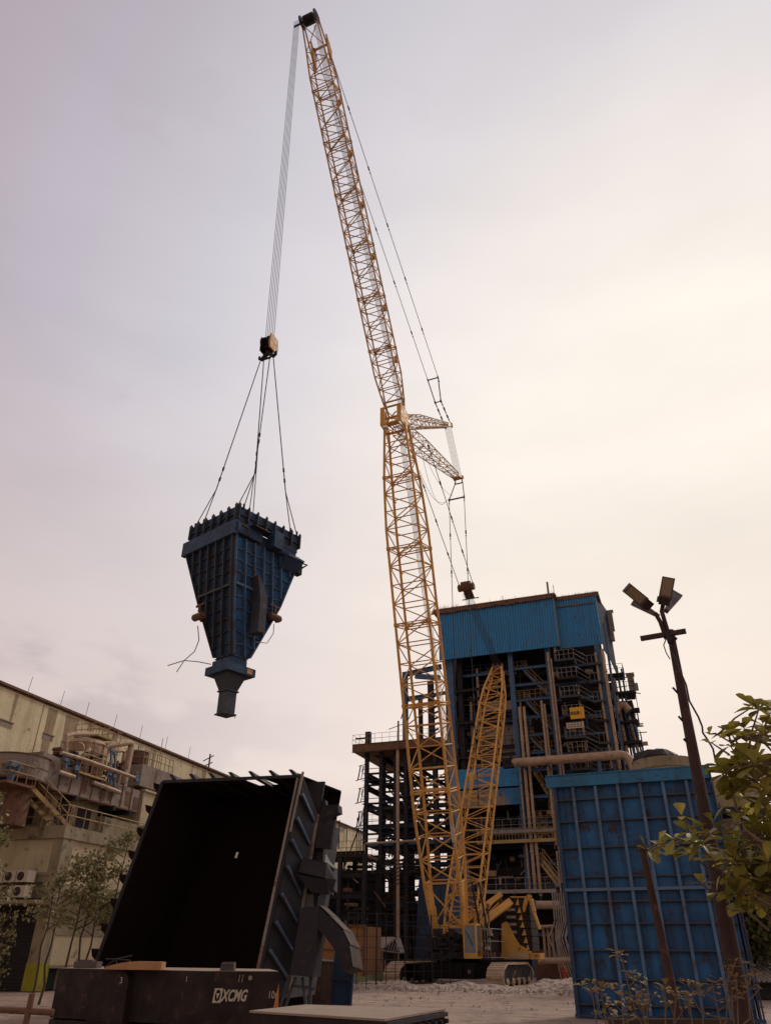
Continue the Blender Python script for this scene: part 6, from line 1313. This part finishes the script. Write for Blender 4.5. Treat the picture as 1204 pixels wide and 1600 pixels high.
thin_tree(flat(at(-24, 1540, 24), 0), 2.6, .6, 700, .11, 'small bush at the left edge in front of the roller shutter', 4, .2, group='bushes', name='bush', cat='bush')
def bigleaf(mb, p, d, s, up=V((0, 0, 1)), cup=.25):
    d = d.normalized(); w = d.cross(up); w = w.normalized() if w.length > .05 else V((1, 0, 0)); n = w.cross(d).normalized(); b = len(mb.v)
    prof = [(0, .02), (.22, .13), (.5, .27), (.75, .31), (.92, .2), (1.0, .03)]; droop = random.uniform(.1, .35)
    for t, ww in prof:
        c = p+d*s*t-V((0, 0, 1))*s*droop*t*t; mb.v += [c+w*s*ww+n*s*cup*ww, c, c-w*s*ww+n*s*cup*ww]
    for i in range(len(prof)-1):
        j = b+i*3; mb.f += [(j, j+1, j+4, j+3), (j+1, j+2, j+5, j+4)]
def rosette(mb, p, ax, n, s, cup=.25):
    ax = ax.normalized()
    for k in range(n):
        t = 2*math.pi*k/n+random.uniform(-.4, .4); sd_ = ax.orthogonal().normalized(); o = Matrix.Rotation(t, 3, ax) @ sd_
        bigleaf(mb, p+o*.015, o+ax*random.uniform(.0, .9), s*random.uniform(.65, 1.15), cup=cup)
def brt(mb, pts, r): mb.tube(pts, r, 7)
bt = thing('broadleaf_tree', 'broad leaved tree with big glossy yellow-green leaves reaching in from the right edge', 'tree', flat(at(1300, 1600, 8.6), 0))
tr, cr = MB(WF), MB(WF); tb0 = flat(at(1300, 1600, 8.6), 0); YB = 8.4
tr.tube([tb0, at(1275, 1450, 8.6), at(1262, 1330, 8.5), at(1250, 1230, 8.4), at(1235, 1160, 8.4)], [.16, .13, .11, .08, .05], 10)
limbs = [[(1262, 1330), (1225, 1350), (1190, 1330), (1165, 1300), (1150, 1265)], [(1255, 1270), (1215, 1225), (1180, 1195), (1150, 1165), (1120, 1148)], [(1240, 1180), (1210, 1165), (1180, 1158), (1150, 1150)],
         [(1262, 1330), (1210, 1325), (1150, 1300), (1110, 1300), (1060, 1315), (1020, 1326)], [(1265, 1400), (1220, 1390), (1180, 1370), (1150, 1345), (1130, 1330)], [(1270, 1430), (1230, 1440), (1200, 1420), (1180, 1400)], [(1258, 1300), (1225, 1270), (1200, 1240), (1175, 1215)]]
for li, lm_ in enumerate(limbs):
    n = len(lm_); pts = [at(u, v, YB+.5*math.sin(i*1.7+li)+(0 if i else .1)) for i, (u, v) in enumerate(lm_)]; tr.tube(pts, [.026*(1-.7*i/(n-1)) for i in range(n)], 7)
    for i in range(1, n):
        for _ in range(4 if li != 3 else 1):
            p = pts[i-1].lerp(pts[i], random.random()); e = p+V((random.gauss(0, .26), random.gauss(0, .3), random.gauss(.02, .22)))
            if e.x < at(1142, 1300, YB).x and li != 3: continue
            tr.tube([p, p.lerp(e, .5)+V((0, 0, .03)), e], [.014, .01, .007], 5); rosette(cr, e, (e-p)+V((0, 0, .25)), random.randint(5, 7), random.uniform(.17, .25))
for (u, v, n, s) in ((1107, 1147, 2, .17), (1110, 1160, 2, .17), (1140, 1143, 6, .2), (1140, 1165, 6, .2), (1165, 1160, 7, .2), (1010, 1328, 5, .17), (1030, 1322, 6, .2), (1050, 1335, 7, .22), (1078, 1335, 7, .22), (1075, 1300, 5, .2), (1065, 1275, 3, .18), (1116, 1345, 6, .22), (1135, 1350, 7, .24), (1100, 1325, 5, .2), (1112, 1285, 4, .2), (1095, 1380, 4, .17), (1118, 1395, 3, .16), (1145, 1215, 6, .25), (1155, 1200, 6, .25), (1180, 1185, 7, .22), (1195, 1210, 7, .22), (1190, 1250, 7, .22), (1160, 1245, 6, .22), (1178, 1290, 7, .2), (1150, 1360, 7, .22), (1175, 1345, 7, .22), (1195, 1310, 7, .22), (1160, 1388, 5, .18), (1192, 1375, 7, .2)):
    p = at(u, v, YB+random.uniform(-.35, .45)); q = p+V((random.uniform(.05, .2), random.uniform(-.1, .2), random.uniform(-.15, .05))); tr.tube([q, p], [.012, .007], 5); rosette(cr, p, V((-.2, 0, .6))+V((random.gauss(0, .3), random.gauss(0, .3), 0)), n, s)
for i in range(46):
    u = 1142+72*random.random()**.8; v = random.uniform(1168, 1425)+max(0, 1160-u)*.9; p = at(u, v, YB+random.uniform(-.3, 1.1)); q = p+V((random.uniform(.1, .35), random.uniform(-.1, .2), random.uniform(-.25, .1)))
    tr.tube([q, p], [.013, .006], 5); rosette(cr, p, V((-.25, 0, .6))+V((random.gauss(0, .4), random.gauss(0, .4), 0)), random.randint(4, 7), random.uniform(.14, .23))
tr.build('trunk', M['twig'], bt); cr.build('crown', M['bigleaf'], bt)
# shrubs with small dry leaves along the bottom right
def dry_shrub(base, tips, lbl):
    t = thing('dry_shrub', lbl, 'shrub', base, 'leggy dry shrubs in front of the blue casing'); tr, cr = MB(WF), MB(WF)
    for (p, f) in tips[:]:
        mid = base.lerp(p, .5)+V(((p.x-base.x)*.3+random.uniform(-.05, .05), random.uniform(-.06, .06), -.07)); tr.tube([base, mid, p], [.009, .007, .004], 5)
        for k in range(3):
            a_ = mid.lerp(p, .2+.8*random.random()); e = a_+V((random.gauss(0, .10), random.gauss(0, .10), random.uniform(.02, .16))); tr.tube([a_, e], [.006, .004], 4); rosette(cr, e, V((0, 0, 1)), random.randint(2, 4), random.uniform(.05, .085), .3)
        rosette(cr, p, V((random.gauss(0, .5), random.gauss(0, .5), 1)), random.randint(3, 6), random.uniform(.07, .11), .3); rosette(cr, p-V((0, 0, .05)), V((.3, 0, 1)), 3, .07, .3)
    tr.build('stem', M['twig'], t); cr.build('foliage', M['dryleaf'], t)
Ysh = 8.0
for (bu, tips, lb) in ((1088, ((1092, 1545), (1075, 1556), (1112, 1540), (1142, 1548), (1150, 1530), (1165, 1505), (1137, 1512)), 'dry shrub with bright yellowish leaves against the lamp post base'),
                       (1025, ((1000, 1535), (985, 1520), (1038, 1540), (1008, 1565), (1055, 1550), (968, 1492)), 'dry shrub left of the leaning post with bare stems'),
                       (975, ((938, 1545), (923, 1540), (968, 1545), (950, 1575), (978, 1565)), 'leftmost dry shrub near the casing bottom corner')):
    b = flat(at(bu, 1604, Ysh), .35 if 0 else 0); b0 = at(bu, 1600, Ysh); b0.z -= .25
    dry_shrub(b0, [(at(u, v, Ysh+random.uniform(-.25, .25)), 1) for u, v in tips], lb)
m = MB(WF); m.bar(at(950, 1597, 8.6), at(1140, 1597, 8.6), .05, .05); single(m, 'timber_rail', M['drum'], 'low timber rail behind the dry shrubs', 'rail', at(1040, 1597, 8.6))
# far trees on the right behind everything
def far_tree(u, v, Y, w, h, lbl, nl=2600):
    b = flat(at(u, v, Y), 0); t = thing('far_tree', lbl, 'tree', b, 'distant trees beyond the right edge sheds'); tr, cr = MB(WF), MB(WF)
    tr.tube([b, b+V((.1, 0, h*.4)), b+V((0, 0, h*.8))], [.25, .18, .06], 8)
    cl_ = [b+V((random.gauss(0, w*.33), random.gauss(0, w*.33), h*(.3+.65*random.random()))) for _ in range(34)]
    for c in cl_: tr.tube([b+V((0, 0, h*.35)), c], [.06, .02], 4)
    for _ in range(nl): c = random.choice(cl_); leafquad(cr, c+V((random.gauss(0, .4), random.gauss(0, .4), random.gauss(0, .3))), random.uniform(.18, .34), asp=.5)
    tr.build('trunk', M['bark'], t); cr.build('crown', M['farleaf'], t)
far_tree(1168, 1490, 42, 2.2, 5.6, 'bushy far tree just right of the blue casing', 3000); far_tree(1215, 1490, 40, 2.6, 7.2, 'far tree filling the right frame edge behind the branches', 3400); far_tree(1150, 1490, 62, 3, 6, 'distant bushy tree behind the sheds', 2000)
